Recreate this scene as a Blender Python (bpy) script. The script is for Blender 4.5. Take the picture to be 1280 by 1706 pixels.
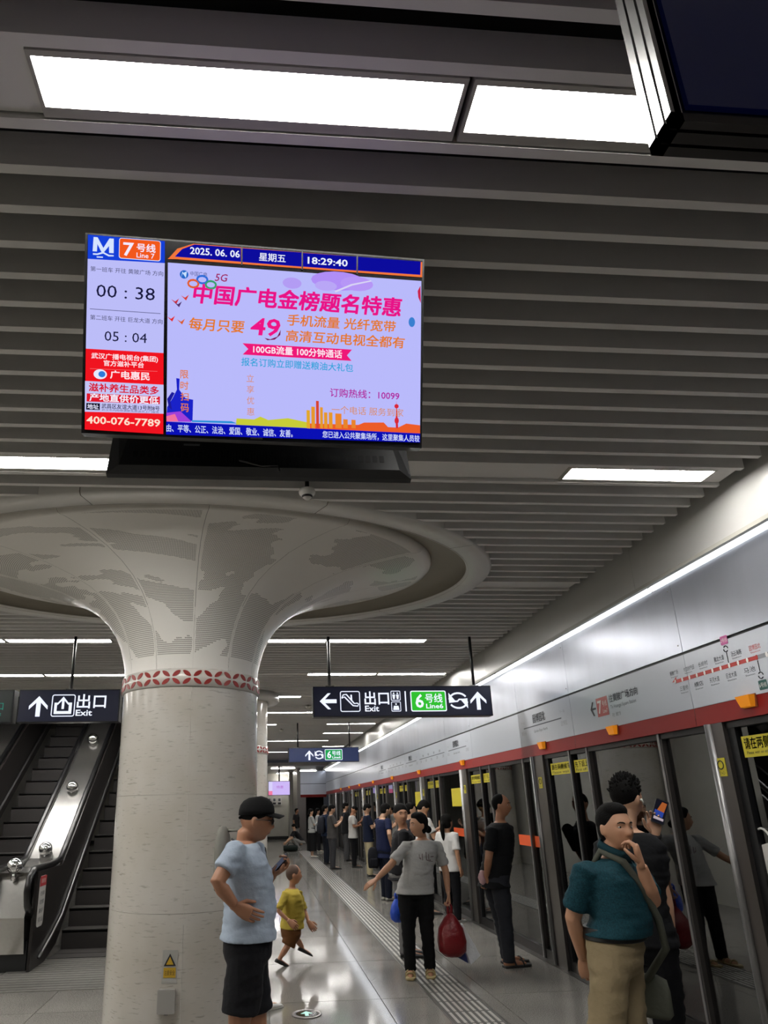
import bpy, math, random
import numpy as np
from mathutils import Matrix, Vector, noise as mnoise

for o in list(bpy.data.objects): bpy.data.objects.remove(o, do_unlink=True)
SC = bpy.context.scene
COL = SC.collection
PI = math.pi

# ------------------------------------------------------------------ camera, world, exposure
FPX, PPX, PPY, EYE = 1092.8, 515.6, 996.7, 1.65
YAW, PITCH, ROLL = (math.radians(a) for a in (4.588, 17.561, -1.095))
def _axes():
    f = Vector((math.sin(YAW), math.cos(YAW), 0)); r = Vector((math.cos(YAW), -math.sin(YAW), 0)); u = Vector((0, 0, 1))
    f2 = math.cos(PITCH) * f + math.sin(PITCH) * u; u2 = -math.sin(PITCH) * f + math.cos(PITCH) * u
    return math.cos(ROLL) * r + math.sin(ROLL) * u2, -math.sin(ROLL) * r + math.cos(ROLL) * u2, f2
AXR, AXU, AXF = _axes()
cam_data = bpy.data.cameras.new('camera'); cam = bpy.data.objects.new('camera', cam_data); COL.objects.link(cam)
cam.matrix_world = Matrix(((AXR.x, AXU.x, -AXF.x, 0), (AXR.y, AXU.y, -AXF.y, 0), (AXR.z, AXU.z, -AXF.z, EYE), (0, 0, 0, 1)))
cam_data.sensor_fit = 'VERTICAL'; cam_data.sensor_height = 36.0; cam_data.sensor_width = 27.0
cam_data.lens = FPX / 1706 * 36.0
cam_data.shift_x = (640 - PPX) / 1706; cam_data.shift_y = (PPY - 853) / 1706
cam_data.clip_start = 0.02; cam_data.clip_end = 200
SC.camera = cam
SC.view_settings.view_transform = 'Standard'; SC.view_settings.look = 'None'
SC.view_settings.gamma = 1.0; SC.view_settings.exposure = 0.0; SC.view_settings.use_curve_mapping = False
world = bpy.data.worlds.new('world'); SC.world = world; world.use_nodes = True
world.node_tree.nodes['Background'].inputs[0].default_value = (0.8, 0.85, 1, 1)
world.node_tree.nodes['Background'].inputs[1].default_value = 0.02
SC.cycles.max_bounces = 8; SC.cycles.diffuse_bounces = 4; SC.cycles.glossy_bounces = 5; SC.cycles.transparent_max_bounces = 10
SC.cycles.caustics_reflective = False; SC.cycles.caustics_refractive = False
SC.cycles.sample_clamp_indirect = 6.0
PANEL_POWER, STRIP_POWER = 60.0, 12.0

def at(px, py, y):                      # a point of the place at depth y along the platform
    d = AXF + AXR * ((px - PPX) / FPX) - AXU * ((py - PPY) / FPX)
    t = y / d.y
    return Vector((d.x * t, y, EYE + d.z * t))

# ------------------------------------------------------------------ materials
def lin(c):
    if isinstance(c, str): c = [int(c[i:i + 2], 16) for i in (0, 2, 4)]
    return tuple(((v / 255) / 12.92 if v / 255 <= .04045 else ((v / 255 + .055) / 1.055) ** 2.4) for v in c) + (1.0,)
MATS = {}
def mat(name, col, rough=.5, metal=0., bump=None, vary=None, spec=None, emit=0., coat=0.):
    if name in MATS: return MATS[name]
    m = bpy.data.materials.new(name); m.use_nodes = True; nt = m.node_tree; b = nt.nodes['Principled BSDF']
    c = lin(col)
    b.inputs['Base Color'].default_value = c; b.inputs['Roughness'].default_value = rough; b.inputs['Metallic'].default_value = metal
    if spec is not None: b.inputs['Specular IOR Level'].default_value = spec
    if coat: b.inputs['Coat Weight'].default_value = coat; b.inputs['Coat Roughness'].default_value = .08
    if emit:
        b.inputs['Emission Color'].default_value = c; b.inputs['Emission Strength'].default_value = emit
    tc = None
    if vary or bump:
        tc = nt.nodes.new('ShaderNodeTexCoord')
    if vary:                            # (scale, amount, stretch)
        n = nt.nodes.new('ShaderNodeTexNoise'); n.inputs['Scale'].default_value = vary[0]; n.inputs['Detail'].default_value = 5
        src = tc.outputs['Object']
        if len(vary) > 2:
            mp = nt.nodes.new('ShaderNodeMapping'); mp.inputs['Scale'].default_value = vary[2]
            nt.links.new(src, mp.inputs[0]); src = mp.outputs[0]
        nt.links.new(src, n.inputs['Vector'])
        r = nt.nodes.new('ShaderNodeMapRange'); r.inputs[1].default_value = .3; r.inputs[2].default_value = .7
        r.inputs[3].default_value = 1 - vary[1]; r.inputs[4].default_value = 1 + vary[1]
        nt.links.new(n.outputs['Fac'], r.inputs[0])
        mx = nt.nodes.new('ShaderNodeVectorMath'); mx.operation = 'SCALE'; mx.inputs[0].default_value = c[:3]
        nt.links.new(r.outputs[0], mx.inputs['Scale']); nt.links.new(mx.outputs[0], b.inputs['Base Color'])
    if bump:                            # (scale, strength, distance)
        n2 = nt.nodes.new('ShaderNodeTexNoise'); n2.inputs['Scale'].default_value = bump[0]; n2.inputs['Detail'].default_value = 3
        nt.links.new(tc.outputs['Object'], n2.inputs['Vector'])
        bp = nt.nodes.new('ShaderNodeBump'); bp.inputs['Strength'].default_value = bump[1]; bp.inputs['Distance'].default_value = bump[2] if len(bump) > 2 else .01
        nt.links.new(n2.outputs['Fac'], bp.inputs['Height']); nt.links.new(bp.outputs[0], b.inputs['Normal'])
    MATS[name] = m; return m
def glow(name, col, s=1.0):
    if name in MATS: return MATS[name]
    m = bpy.data.materials.new(name); m.use_nodes = True; nt = m.node_tree; nt.nodes.clear()
    e = nt.nodes.new('ShaderNodeEmission'); e.inputs[0].default_value = lin(col); e.inputs[1].default_value = s
    o = nt.nodes.new('ShaderNodeOutputMaterial'); nt.links.new(e.outputs[0], o.inputs[0])
    MATS[name] = m; return m
def glass(name, tint, trans, ior):
    m = bpy.data.materials.new(name); m.use_nodes = True; nt = m.node_tree; nt.nodes.clear()
    t = nt.nodes.new('ShaderNodeBsdfTransparent'); t.inputs[0].default_value = (trans * tint[0], trans * tint[1], trans * tint[2], 1)
    g = nt.nodes.new('ShaderNodeBsdfGlossy'); g.inputs[0].default_value = (.85, .88, .9, 1); g.inputs['Roughness'].default_value = 0.01
    fr = nt.nodes.new('ShaderNodeFresnel'); fr.inputs[0].default_value = ior
    mx = nt.nodes.new('ShaderNodeMixShader'); o = nt.nodes.new('ShaderNodeOutputMaterial')
    nt.links.new(fr.outputs[0], mx.inputs[0]); nt.links.new(t.outputs[0], mx.inputs[1]); nt.links.new(g.outputs[0], mx.inputs[2]); nt.links.new(mx.outputs[0], o.inputs[0])
    MATS[name] = m; return m

# ------------------------------------------------------------------ mesh collector
class MB:
    def __init__(s): s.v = []; s.f = []
    def add(s, vs, fs):
        n = len(s.v); s.v += [tuple(p) for p in vs]; s.f += [tuple(i + n for i in f) for f in fs]; return s
    def box(s, x0, x1, y0, y1, z0, z1):
        return s.add([(x, y, z) for z in (z0, z1) for y in (y0, y1) for x in (x0, x1)],
                     [(0, 2, 3, 1), (4, 5, 7, 6), (0, 1, 5, 4), (2, 6, 7, 3), (0, 4, 6, 2), (1, 3, 7, 5)])
    def loft(s, rings, cap=True):
        k = len(rings[0]); vs = [p for r in rings for p in r]; fs = []
        for i in range(len(rings) - 1):
            for j in range(k):
                a = i * k + j; b = i * k + (j + 1) % k; fs.append((a, b, b + k, a + k))
        if cap: fs.append(tuple(reversed(range(k)))); fs.append(tuple(range((len(rings) - 1) * k, len(rings) * k)))
        return s.add(vs, fs)
    def tube(s, pts, rad, seg=10, flat=None, dome=False):
        pts = [Vector(p) for p in pts]; n = len(pts)
        if not hasattr(rad, '__len__'): rad = [rad] * n
        rad = list(rad)
        if dome:
            d0 = (pts[0] - pts[1]).normalized(); d1 = (pts[-1] - pts[-2]).normalized()
            r0, r1 = rad[0], rad[-1]
            pts = [pts[0] + d0 * r0 * .95, pts[0] + d0 * r0 * .6] + pts + [pts[-1] + d1 * r1 * .6, pts[-1] + d1 * r1 * .95]
            rad = [r0 * .3, r0 * .8] + rad + [r1 * .8, r1 * .3]; n = len(pts)
        t = [(pts[min(i + 1, n - 1)] - pts[max(i - 1, 0)]).normalized() for i in range(n)]
        up = Vector((0, 0, 1)) if abs(t[0].z) < .9 else Vector((0, 1, 0))
        if flat is not None: up = Vector(flat[0])
        x = t[0].cross(up).normalized(); rings = []
        for i in range(n):
            x = (x - t[i] * x.dot(t[i])).normalized(); y = t[i].cross(x)
            k = flat[1] if flat is not None else 1.0
            rings.append([pts[i] + x * (math.cos(a) * rad[i]) + y * (math.sin(a) * rad[i] * k) for a in (2 * PI * j / seg for j in range(seg))])
        return s.loft(rings)
    def ball(s, c, rx, ry=None, rz=None, seg=16, rg=10, M=None):
        ry = rx if ry is None else ry; rz = rx if rz is None else rz; c = Vector(c); rings = []
        for i in range(1, rg):
            th = PI * i / rg
            rings.append([(math.sin(th) * math.cos(2 * PI * j / seg) * rx, math.sin(th) * math.sin(2 * PI * j / seg) * ry, -math.cos(th) * rz) for j in range(seg)])
        vs = [(0, 0, -rz)] + [p for r in rings for p in r] + [(0, 0, rz)]
        fs = [(0, 1 + (j + 1) % seg, 1 + j) for j in range(seg)]
        for i in range(rg - 2):
            for j in range(seg):
                a = 1 + i * seg + j; b = 1 + i * seg + (j + 1) % seg; fs.append((a, b, b + seg, a + seg))
        L = len(vs) - 1; o = 1 + (rg - 2) * seg
        fs += [(o + j, o + (j + 1) % seg, L) for j in range(seg)]
        vs = [Vector(p) for p in vs]
        if M is not None: vs = [M @ p for p in vs]
        return s.add([p + c for p in vs], fs)
    def lathe(s, prof, c=(0, 0, 0), seg=48, ex=(1, 1), cap=False):
        rings = [[(c[0] + r * ex[0] * math.cos(2 * PI * j / seg), c[1] + r * ex[1] * math.sin(2 * PI * j / seg), c[2] + z) for j in range(seg)] for r, z in prof]
        return s.loft(rings, cap)
    def prism(s, poly, place, depth):   # poly of (u,v); place(u,v,w)
        n = len(poly)
        vs = [place(u, v, 0) for u, v in poly] + [place(u, v, depth) for u, v in poly]
        fs = [tuple(range(n)), tuple(range(2 * n - 1, n - 1, -1))] + [(i, i + n, (i + 1) % n + n, (i + 1) % n) for i in range(n)]
        return s.add(vs, fs)
    def mesh(s, name, m=None, smooth=False):
        me = bpy.data.meshes.new(name); me.from_pydata([tuple(p) for p in s.v], [], s.f); me.update()
        if smooth: me.polygons.foreach_set('use_smooth', [True] * len(me.polygons))
        if m is not None: me.materials.append(m)
        return me
    def build(s, name, m, parent=None, smooth=False, local=False):
        return link(name, s.mesh(name, m, smooth), parent, local)

def wmat(o):
    M = o.matrix_basis.copy()
    return wmat(o.parent) @ o.matrix_parent_inverse @ M if o.parent else M
def link(name, me, parent=None, local=False):
    o = bpy.data.objects.new(name, me); COL.objects.link(o)
    if parent is not None:
        o.parent = parent
        if not local: o.matrix_parent_inverse = wmat(parent).inverted()
    return o
def tag(o, label, cat, group=None, kind=None):
    if label: o['label'] = label
    if cat: o['category'] = cat
    if group: o['group'] = group
    if kind: o['kind'] = kind
    return o
def thing(name, label, cat, loc=(0, 0, 0), rz=0., group=None, kind=None, rot=None):
    o = bpy.data.objects.new(name, None); COL.objects.link(o); o.empty_display_size = .1
    o.location = loc; o.rotation_euler = rot if rot is not None else (0, 0, rz)
    return tag(o, label, cat, group, kind)
def part_label(o, s): o['label'] = s; return o

# temporary scene used only to evaluate text and remesh modifiers
TMP = bpy.data.scenes.new('tmp')
def evaluated(o):
    TMP.collection.objects.link(o)
    TMP.view_layers[0].update(); dg = TMP.view_layers[0].depsgraph
    me = bpy.data.meshes.new_from_object(o.evaluated_get(dg))
    TMP.collection.objects.unlink(o)
    return me
def remesh(mb, vox, smooth=4):
    o = bpy.data.objects.new('r', mb.mesh('r'))
    md = o.modifiers.new('r', 'REMESH'); md.mode = 'VOXEL'; md.voxel_size = vox; md.use_smooth_shade = True
    if smooth:
        sm = o.modifiers.new('s', 'SMOOTH'); sm.iterations = smooth; sm.factor = .5
    me = evaluated(o); bpy.data.objects.remove(o)
    n = len(me.vertices); co = np.empty(n * 3, np.float32); me.vertices.foreach_get('co', co)
    out = MB(); out.v = [tuple(p) for p in co.reshape(-1, 3).tolist()]; out.f = [tuple(p.vertices) for p in me.polygons]
    bpy.data.meshes.remove(me)
    return out
_TX = {}
def text_geo(s, bold=0.):
    k = (s, bold)
    if k not in _TX:
        cu = bpy.data.curves.new('t', 'FONT'); cu.body = s; cu.resolution_u = 2; cu.offset = bold; cu.fill_mode = 'FRONT'
        o = bpy.data.objects.new('t', cu); me = evaluated(o)
        vs = [(v.co.x, v.co.y) for v in me.vertices]; fs = [tuple(p.vertices) for p in me.polygons]
        bpy.data.objects.remove(o); bpy.data.meshes.remove(me)
        if vs:
            x0 = min(p[0] for p in vs); x1 = max(p[0] for p in vs); y0 = min(p[1] for p in vs); y1 = max(p[1] for p in vs)
        else: x0 = x1 = y0 = y1 = 0
        _TX[k] = (vs, fs, x0, x1 - x0 or 1, y0, y1 - y0 or 1)
    return _TX[k]
def lettering(s, u0, u1, v0, v1, place, m, parent, bold=.0, name='lettering', w=0., local=False, shear=0.):
    cjk = any(ord(c) > 255 for c in s)
    vs, fs, x0, dx, y0, dy = text_geo(s, 0. if cjk else min(bold, .02))
    mb = MB(); k = (v1 - v0) / dy
    offs = [(0, 0)] if not cjk or bold < .012 else [(a * bold * .55, b * bold * .55) for a, b in ((-1, -1), (1, -1), (-1, 1), (1, 1), (0, 0))]
    sg = 1 if u1 > u0 else -1
    for ou, ov in offs:
        mb.add([place(u0 + (x - x0) / dx * (u1 - u0) + ou * abs(k) * sg + shear * (y - y0) * k, v0 + (y - y0) * k + ov * k, w) for x, y in vs], fs)
    return mb.build(name, m, parent, local=local)
def rrect(u0, u1, v0, v1, r, n=5):
    pts = []
    for cx, cy, a0 in ((u1 - r, v1 - r, 0), (u0 + r, v1 - r, 90), (u0 + r, v0 + r, 180), (u1 - r, v0 + r, 270)):
        for i in range(n + 1):
            a = math.radians(a0 + 90 * i / n); pts.append((cx + r * math.cos(a), cy + r * math.sin(a)))
    return pts
# ------------------------------------------------------------------ shared materials
M_paint = mat('baffle paint', 'dbd9d6', .45, vary=(3, .03))
M_black = mat('plenum black', '0b0c0e', .9)
M_alu = mat('brushed aluminium panel', 'b9bdc8', .3, .75, bump=(9, .05, .02), vary=(5, .05, (1, 1, .08)))
M_print = mat('white printed panel', 'b6bbc4', .28, .15)
M_steel = mat('stainless steel', '8f8c8a', .28, .9, vary=(40, .06, (1, 1, .03)))
M_darksteel = mat('dark steel trim', '2c2a2a', .35, .6)
M_red = mat('red fascia', '831714', .55, spec=.25)
M_blk = mat('black trim', '111214', .45)
M_white = mat('white enamel', 'd8d6d1', .35)
M_lamp = glow('light diffuser', (255, 252, 247), PANEL_POWER)
M_strip = glow('strip diffuser', (240, 246, 255), STRIP_POWER)
M_frame = mat('light frame', 'a9a79f', .45)
M_glass = glass('door glass', (.82, .88, .9), .45, 2.5)
M_yellow = mat('yellow notice', 'c9bb2b', .5)
M_ink = mat('dark print', '26262c', .6)
M_grey_ink = mat('grey print', '5d6068', .6)
M_map_red = mat('route red', 'b8433f', .5)

def granite():
    m = bpy.data.materials.new('granite floor'); m.use_nodes = True; nt = m.node_tree; b = nt.nodes['Principled BSDF']
    tc = nt.nodes.new('ShaderNodeTexCoord'); geo = nt.nodes.new('ShaderNodeNewGeometry')
    n1 = nt.nodes.new('ShaderNodeTexNoise'); n1.inputs['Scale'].default_value = 130; n1.inputs['Detail'].default_value = 2
    n2 = nt.nodes.new('ShaderNodeTexNoise'); n2.inputs['Scale'].default_value = 2.2; n2.inputs['Detail'].default_value = 4
    nt.links.new(geo.outputs['Position'], n1.inputs['Vector']); nt.links.new(geo.outputs['Position'], n2.inputs['Vector'])
    r = nt.nodes.new('ShaderNodeValToRGB'); r.color_ramp.elements[0].position = .32; r.color_ramp.elements[0].color = lin('605e5a')
    r.color_ramp.elements[1].position = .6; r.color_ramp.elements[1].color = lin('94918b')
    nt.links.new(n1.outputs['Fac'], r.inputs[0])
    oi = nt.nodes.new('ShaderNodeObjectInfo')
    mr = nt.nodes.new('ShaderNodeMapRange'); mr.inputs[3].default_value = .93; mr.inputs[4].default_value = 1.05; nt.links.new(oi.outputs['Random'], mr.inputs[0])
    mr2 = nt.nodes.new('ShaderNodeMapRange'); mr2.inputs[1].default_value = .3; mr2.inputs[2].default_value = .7; mr2.inputs[3].default_value = .92; mr2.inputs[4].default_value = 1.06
    nt.links.new(n2.outputs['Fac'], mr2.inputs[0])
    mm = nt.nodes.new('ShaderNodeMath'); mm.operation = 'MULTIPLY'; nt.links.new(mr.outputs[0], mm.inputs[0]); nt.links.new(mr2.outputs[0], mm.inputs[1])
    sc = nt.nodes.new('ShaderNodeVectorMath'); sc.operation = 'SCALE'; nt.links.new(r.outputs[0], sc.inputs[0]); nt.links.new(mm.outputs[0], sc.inputs['Scale'])
    nt.links.new(sc.outputs[0], b.inputs['Base Color'])
    rr = nt.nodes.new('ShaderNodeMapRange'); rr.inputs[3].default_value = .08; rr.inputs[4].default_value = .12; nt.links.new(n2.outputs['Fac'], rr.inputs[0]); nt.links.new(rr.outputs[0], b.inputs['Roughness'])
    b.inputs['Specular IOR Level'].default_value = .45
    bp = nt.nodes.new('ShaderNodeBump'); bp.inputs['Strength'].default_value = .002; bp.inputs['Distance'].default_value = .02; nt.links.new(n2.outputs['Fac'], bp.inputs['Height']); nt.links.new(bp.outputs[0], b.inputs['Normal'])
    return m
M_floor = granite()

def marble():
    m = bpy.data.materials.new('column stone'); m.use_nodes = True; nt = m.node_tree; b = nt.nodes['Principled BSDF']
    tc = nt.nodes.new('ShaderNodeTexCoord')
    mp = nt.nodes.new('ShaderNodeMapping'); mp.inputs['Scale'].default_value = (13, 13, 80); nt.links.new(tc.outputs['Object'], mp.inputs[0])
    n1 = nt.nodes.new('ShaderNodeTexNoise'); n1.inputs['Scale'].default_value = 1.0; n1.inputs['Detail'].default_value = 3; nt.links.new(mp.outputs[0], n1.inputs['Vector'])
    r = nt.nodes.new('ShaderNodeValToRGB'); r.color_ramp.elements[0].position = .29; r.color_ramp.elements[0].color = lin('a7a39b')
    r.color_ramp.elements[1].position = .40; r.color_ramp.elements[1].color = lin('c4c0b9'); nt.links.new(n1.outputs['Fac'], r.inputs[0])
    n2 = nt.nodes.new('ShaderNodeTexNoise'); n2.inputs['Scale'].default_value = 2.4; n2.inputs['Detail'].default_value = 5; nt.links.new(tc.outputs['Object'], n2.inputs['Vector'])
    r2 = nt.nodes.new('ShaderNodeValToRGB'); r2.color_ramp.elements[0].position = .3; r2.color_ramp.elements[0].color = (.86, .84, .79, 1); r2.color_ramp.elements[1].position = .65; r2.color_ramp.elements[1].color = (1, 1, 1, 1); nt.links.new(n2.outputs['Fac'], r2.inputs[0])
    mx = nt.nodes.new('ShaderNodeMixRGB'); mx.blend_type = 'MULTIPLY'; mx.inputs[0].default_value = 1; nt.links.new(r.outputs[0], mx.inputs[1]); nt.links.new(r2.outputs[0], mx.inputs[2]); nt.links.new(mx.outputs[0], b.inputs['Base Color'])
    b.inputs['Roughness'].default_value = .16
    bp = nt.nodes.new('ShaderNodeBump'); bp.inputs['Strength'].default_value = .12; bp.inputs['Distance'].default_value = .03; nt.links.new(n2.outputs['Fac'], bp.inputs['Height']); nt.links.new(bp.outputs[0], b.inputs['Normal'])
    return m
M_marble = marble()

def perforated():                       # satin white sheet with map-like fields of small drilled holes
    m = bpy.data.materials.new('perforated sheet'); m.use_nodes = True; nt = m.node_tree; b = nt.nodes['Principled BSDF']
    uv = nt.nodes.new('ShaderNodeUVMap'); uv.uv_map = 'UVMap'
    s = nt.nodes.new('ShaderNodeVectorMath'); s.operation = 'SCALE'; s.inputs['Scale'].default_value = 66; nt.links.new(uv.outputs[0], s.inputs[0])
    fl = nt.nodes.new('ShaderNodeVectorMath'); fl.operation = 'FLOOR'; nt.links.new(s.outputs[0], fl.inputs[0])
    fr = nt.nodes.new('ShaderNodeVectorMath'); fr.operation = 'FRACTION'; nt.links.new(s.outputs[0], fr.inputs[0])
    sb = nt.nodes.new('ShaderNodeVectorMath'); sb.operation = 'SUBTRACT'; sb.inputs[1].default_value = (.5, .5, 0); nt.links.new(fr.outputs[0], sb.inputs[0])
    ln = nt.nodes.new('ShaderNodeVectorMath'); ln.operation = 'LENGTH'; nt.links.new(sb.outputs[0], ln.inputs[0])
    dot = nt.nodes.new('ShaderNodeMath'); dot.operation = 'LESS_THAN'; dot.inputs[1].default_value = .36; nt.links.new(ln.outputs['Value'], dot.inputs[0])
    n = nt.nodes.new('ShaderNodeTexNoise'); n.inputs['Scale'].default_value = .024; n.inputs['Detail'].default_value = 2.5; nt.links.new(fl.outputs[0], n.inputs['Vector'])
    gt = nt.nodes.new('ShaderNodeMath'); gt.operation = 'GREATER_THAN'; gt.inputs[1].default_value = .5; nt.links.new(n.outputs['Fac'], gt.inputs[0])
    at0 = nt.nodes.new('ShaderNodeAttribute'); at0.attribute_name = 'perf'; at_ = nt.nodes.new('ShaderNodeMath'); at_.operation = 'GREATER_THAN'; at_.inputs[1].default_value = .5; nt.links.new(at0.outputs['Fac'], at_.inputs[0])
    m1 = nt.nodes.new('ShaderNodeMath'); m1.operation = 'MULTIPLY'; nt.links.new(dot.outputs[0], m1.inputs[0]); nt.links.new(gt.outputs[0], m1.inputs[1])
    m2 = nt.nodes.new('ShaderNodeMath'); m2.operation = 'MULTIPLY'; nt.links.new(m1.outputs[0], m2.inputs[0]); nt.links.new(at_.outputs[0], m2.inputs[1])
    mx = nt.nodes.new('ShaderNodeMixRGB'); mx.inputs[1].default_value = lin('ebe8e2'); mx.inputs[2].default_value = lin('837f78'); nt.links.new(m2.outputs[0], mx.inputs[0])
    nt.links.new(mx.outputs[0], b.inputs['Base Color']); b.inputs['Roughness'].default_value = .3
    b.inputs['Specular IOR Level'].default_value = .6
    return m
M_perf = perforated()

# ------------------------------------------------------------------ floor
floor = thing('floor', 'polished speckled grey granite platform floor', 'floor', (0, 5, 0), kind='structure')
M_joint = mat('tile joint', '4a4843', .8)
MB().box(-8.7, 3.2, -7, 41, -.2, -.012).build('slab', M_joint, floor)
MB().box(-8.7, -4.9, -7, 41, -.012, 0).build('paving', M_floor, floor)
MB().box(-4.9, 3.1, -7, 2.08, -.012, 0).build('paving', M_floor, floor)
tile_me = MB().box(-.4965, .4965, -.7465, .7465, -.012, 0).mesh('tile', M_floor)
for k in range(23):
    for i in range(8):
        o = link('tile', tile_me, floor, True); o.location = (3.1 - .5 - i, 2.83 + 1.5 * k - 5, 0)
MB().box(3.1, 3.42, -7, 33, -.012, .004).build('door_threshold', M_steel, floor)

tact = MB(); y = 4.9
while y < 27:
    for j in range(7):
        x = 1.585 + j * .055; tact.box(x - .0125, x + .0125, y + .012, y + .288, 0, .005)
    y += .3
tactile = tact.build('tactile_bars', mat('tactile steel', 'd6d4ce', .3, .6), None)
tag(tactile, 'strip of raised steel tactile paving bars along the platform floor', 'tactile paving', kind='stuff')
MB().box(1.55, 1.95, 4.9, 27, 0, .0012).build('tactile_base', mat('tactile base', '4b4945', .5), tactile)
MB().box(1.535, 1.545, 4.5, 27, 0, .003).build('tactile_edge', M_steel, tactile)
MB().box(1.955, 1.965, 4.5, 27, 0, .003).build('tactile_edge', M_steel, tactile)

gd = thing('floor_guide_disc', 'round steel guide disc with glowing arrow set into the floor', 'floor marker', (.41, 6.22, 0))
MB().lathe([(.0, 0), (.125, 0), (.125, .006), (.118, .008), (.09, .008), (.09, .004), (0, .004)], (.41, 6.22, 0), 40).build('ring', M_steel, gd, True)
MB().lathe([(.0, .0045), (.088, .0045), (.088, .006), (0, .006)], (.41, 6.22, 0), 32).build('lens', mat('dark lens', '15181a', .15), gd)
gpl = lambda u, v, w: (.41 + u, 6.22 + v, .0065 + w)
MB().prism([(-.015, -.06), (.015, -.06), (.015, .0), (.05, .0), (0, .065), (-.05, .0), (-.015, .0)], gpl, .001).build('arrow', glow('pale green glow', (190, 235, 220), 1.2), gd)

# ------------------------------------------------------------------ ceiling with baffles and light bays
CZ = 3.6
CAPX, CAPY = -.56, 5.54
ceiling = thing('ceiling', 'grey metal baffle ceiling with dark voids between the blades', 'ceiling', (0, 5, CZ), kind='structure')
MB().box(-8.7, 3.3, -7, 33, 4.25, 4.35).build('plenum', M_black, ceiling)
MB().box(-8.7, 3.03, -7, .9, CZ, CZ + .06).build('flat_panel', M_paint, ceiling)
baf_me = MB().box(0, 1, -.033, 0, 0, .14).mesh('baffle', M_paint)
def baffle(y, x0, x1):
    o = link('baffle', baf_me, ceiling, True); o.location = (x0, y - 5, 0); o.scale = (x1 - x0, 1, 1)
def spans(y, x0=-8.4, x1=3.0):
    out = [(x0, x1)]
    if y > 11.3: out = [(-1.1, x1)]
    t = 1 - ((y - .016 - CAPY) / 1.66) ** 2
    if t > 0:
        h = 2.58 * math.sqrt(t); out = [(out[0][0], CAPX - h), (CAPX + h, x1)]
    return out
E0, PER = 1.508, 2.18
for k in range(-1, 13):
    e = E0 + PER * k
    for j in range(0, 14):
        y = e + .15 * j
        if .95 < y < 29.9:
            for a, b in spans(y): baffle(y, a, b)
# pipe stub seen in the gap above the first bay
sp = ceiling
MB().tube([(.30, 1.12, 3.66), (.31, 1.13, 3.9)], .012, 10).build('pipe_stub', M_white, sp, True)
MB().box(.255, .285, 1.10, 1.16, 3.74, 3.82).build('pipe_bracket', M_steel, sp)

ORD = ['nearest', 'second', 'third', 'fourth', 'fifth', 'sixth', 'seventh', 'eighth', 'ninth', 'tenth', 'eleventh', 'twelfth', 'thirteenth', 'fourteenth', 'fifteenth', 'sixteenth']
lights = {0: [(-.64, .588), (.604, 1.832)], 1: [(-2.9, -1.67), (-1.65, -.42), (1.91, 2.86)], 2: [(-4.6, -3.4)], 3: [(-4.3, -3.05), (-3.03, -1.785), (-.4, .84), (.86, 2.1)],
          4: [(-4.4, -3.25), (-3.23, -1.99), (-1.97, -.8), (.752, 1.845), (1.86, 2.957)], 5: [(-.4, .8), (1.2, 2.4)], 6: [(-.2, 1.25), (1.27, 2.2)], 7: [(-.8, .455), (1.71, 2.96)],
          8: [(1.82, 2.97)], 9: [(-.5, .3), (.31, 2.2)], 10: [(2.2, 2.97)], 11: [(-.2, 1.1)], 12: [(1.4, 2.6)],
          -1: [(-.6, .6), (.62, 1.84), (-3, -1.8), (-6.5, -5.3)], -2: [(-3.4, -2.2), (-2.18, -.95), (.4, 1.6), (1.62, 2.84)], -3: [(-.6, .6), (1.2, 2.4), (-4, -2.8)]}  # rows behind the viewer are unseen, extra panels added to brighten the ceiling
for k_ in (0, 1, 2, 3, 4): lights[k_] = [(-7.6, -6.4), (-6.38, -5.15)] + lights[k_]  # out-of-view panels over the far side, added for more bounce onto the blades
def side_words(seg):
    c = (seg[0] + seg[1]) / 2
    return 'added out of view over the far track side' if c < -4.7 else 'on the far left' if c < -2.6 else 'on the left' if c < -.7 else 'at centre' if c < 1.05 else 'on the right'
for k, segs in lights.items():
    e = E0 + PER * k; y0, y1 = e - .205, e - .068
    used = {}
    for sgm in segs:
        w = side_words(sgm)
        if w in used: w += ', further right'
        used[w] = 1
        row = f'{ORD[k]} light row ahead' if k >= 0 else f'{ORD[-1 - k]} unseen row behind the viewer'
        t = thing('ceiling_light', f'long flat ceiling light panel {w}, {row}', 'ceiling light', ((sgm[0] + sgm[1]) / 2, (y0 + y1) / 2, CZ), group='ceiling light panels')
        MB().box(sgm[0] + .012, sgm[1] - .012, y0, y1, CZ + .012, CZ + .03).build('diffuser', M_lamp, t)
        fr = MB(); fr.box(sgm[0], sgm[1], y0 - .016, y0, CZ + .004, CZ + .06); fr.box(sgm[0], sgm[1], y1, y1 + .03, CZ + .004, CZ + .06)
        fr.box(sgm[0], sgm[0] + .012, y0, y1, CZ + .004, CZ + .06); fr.box(sgm[1] - .012, sgm[1], y0, y1, CZ + .004, CZ + .06)
        fr.box(sgm[0], sgm[1], y0 - .016, y1 + .03, CZ + .045, CZ + .06)  # unseen top plate added to block lamp light from the void above
        fr.build('frame', M_frame, t)
    if k >= 0:                           # blank cover panels fill the rest of the bay
        for a, b in spans(e - .1):
            cuts = sorted([s for s in segs if s[1] > a and s[0] < b]); x = a
            for s0, s1 in cuts + [(b, b)]:
                if s0 - x > .05:
                    n = max(1, round((s0 - x) / 1.23))
                    for i in range(n):
                        MB().box(x + (s0 - x) * i / n + .004, x + (s0 - x) * (i + 1) / n - .004, y0 - .012, y1 + .03, CZ + .02, CZ + .05).build('cover_panel', M_paint, ceiling)
                x = max(x, s1)
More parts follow.
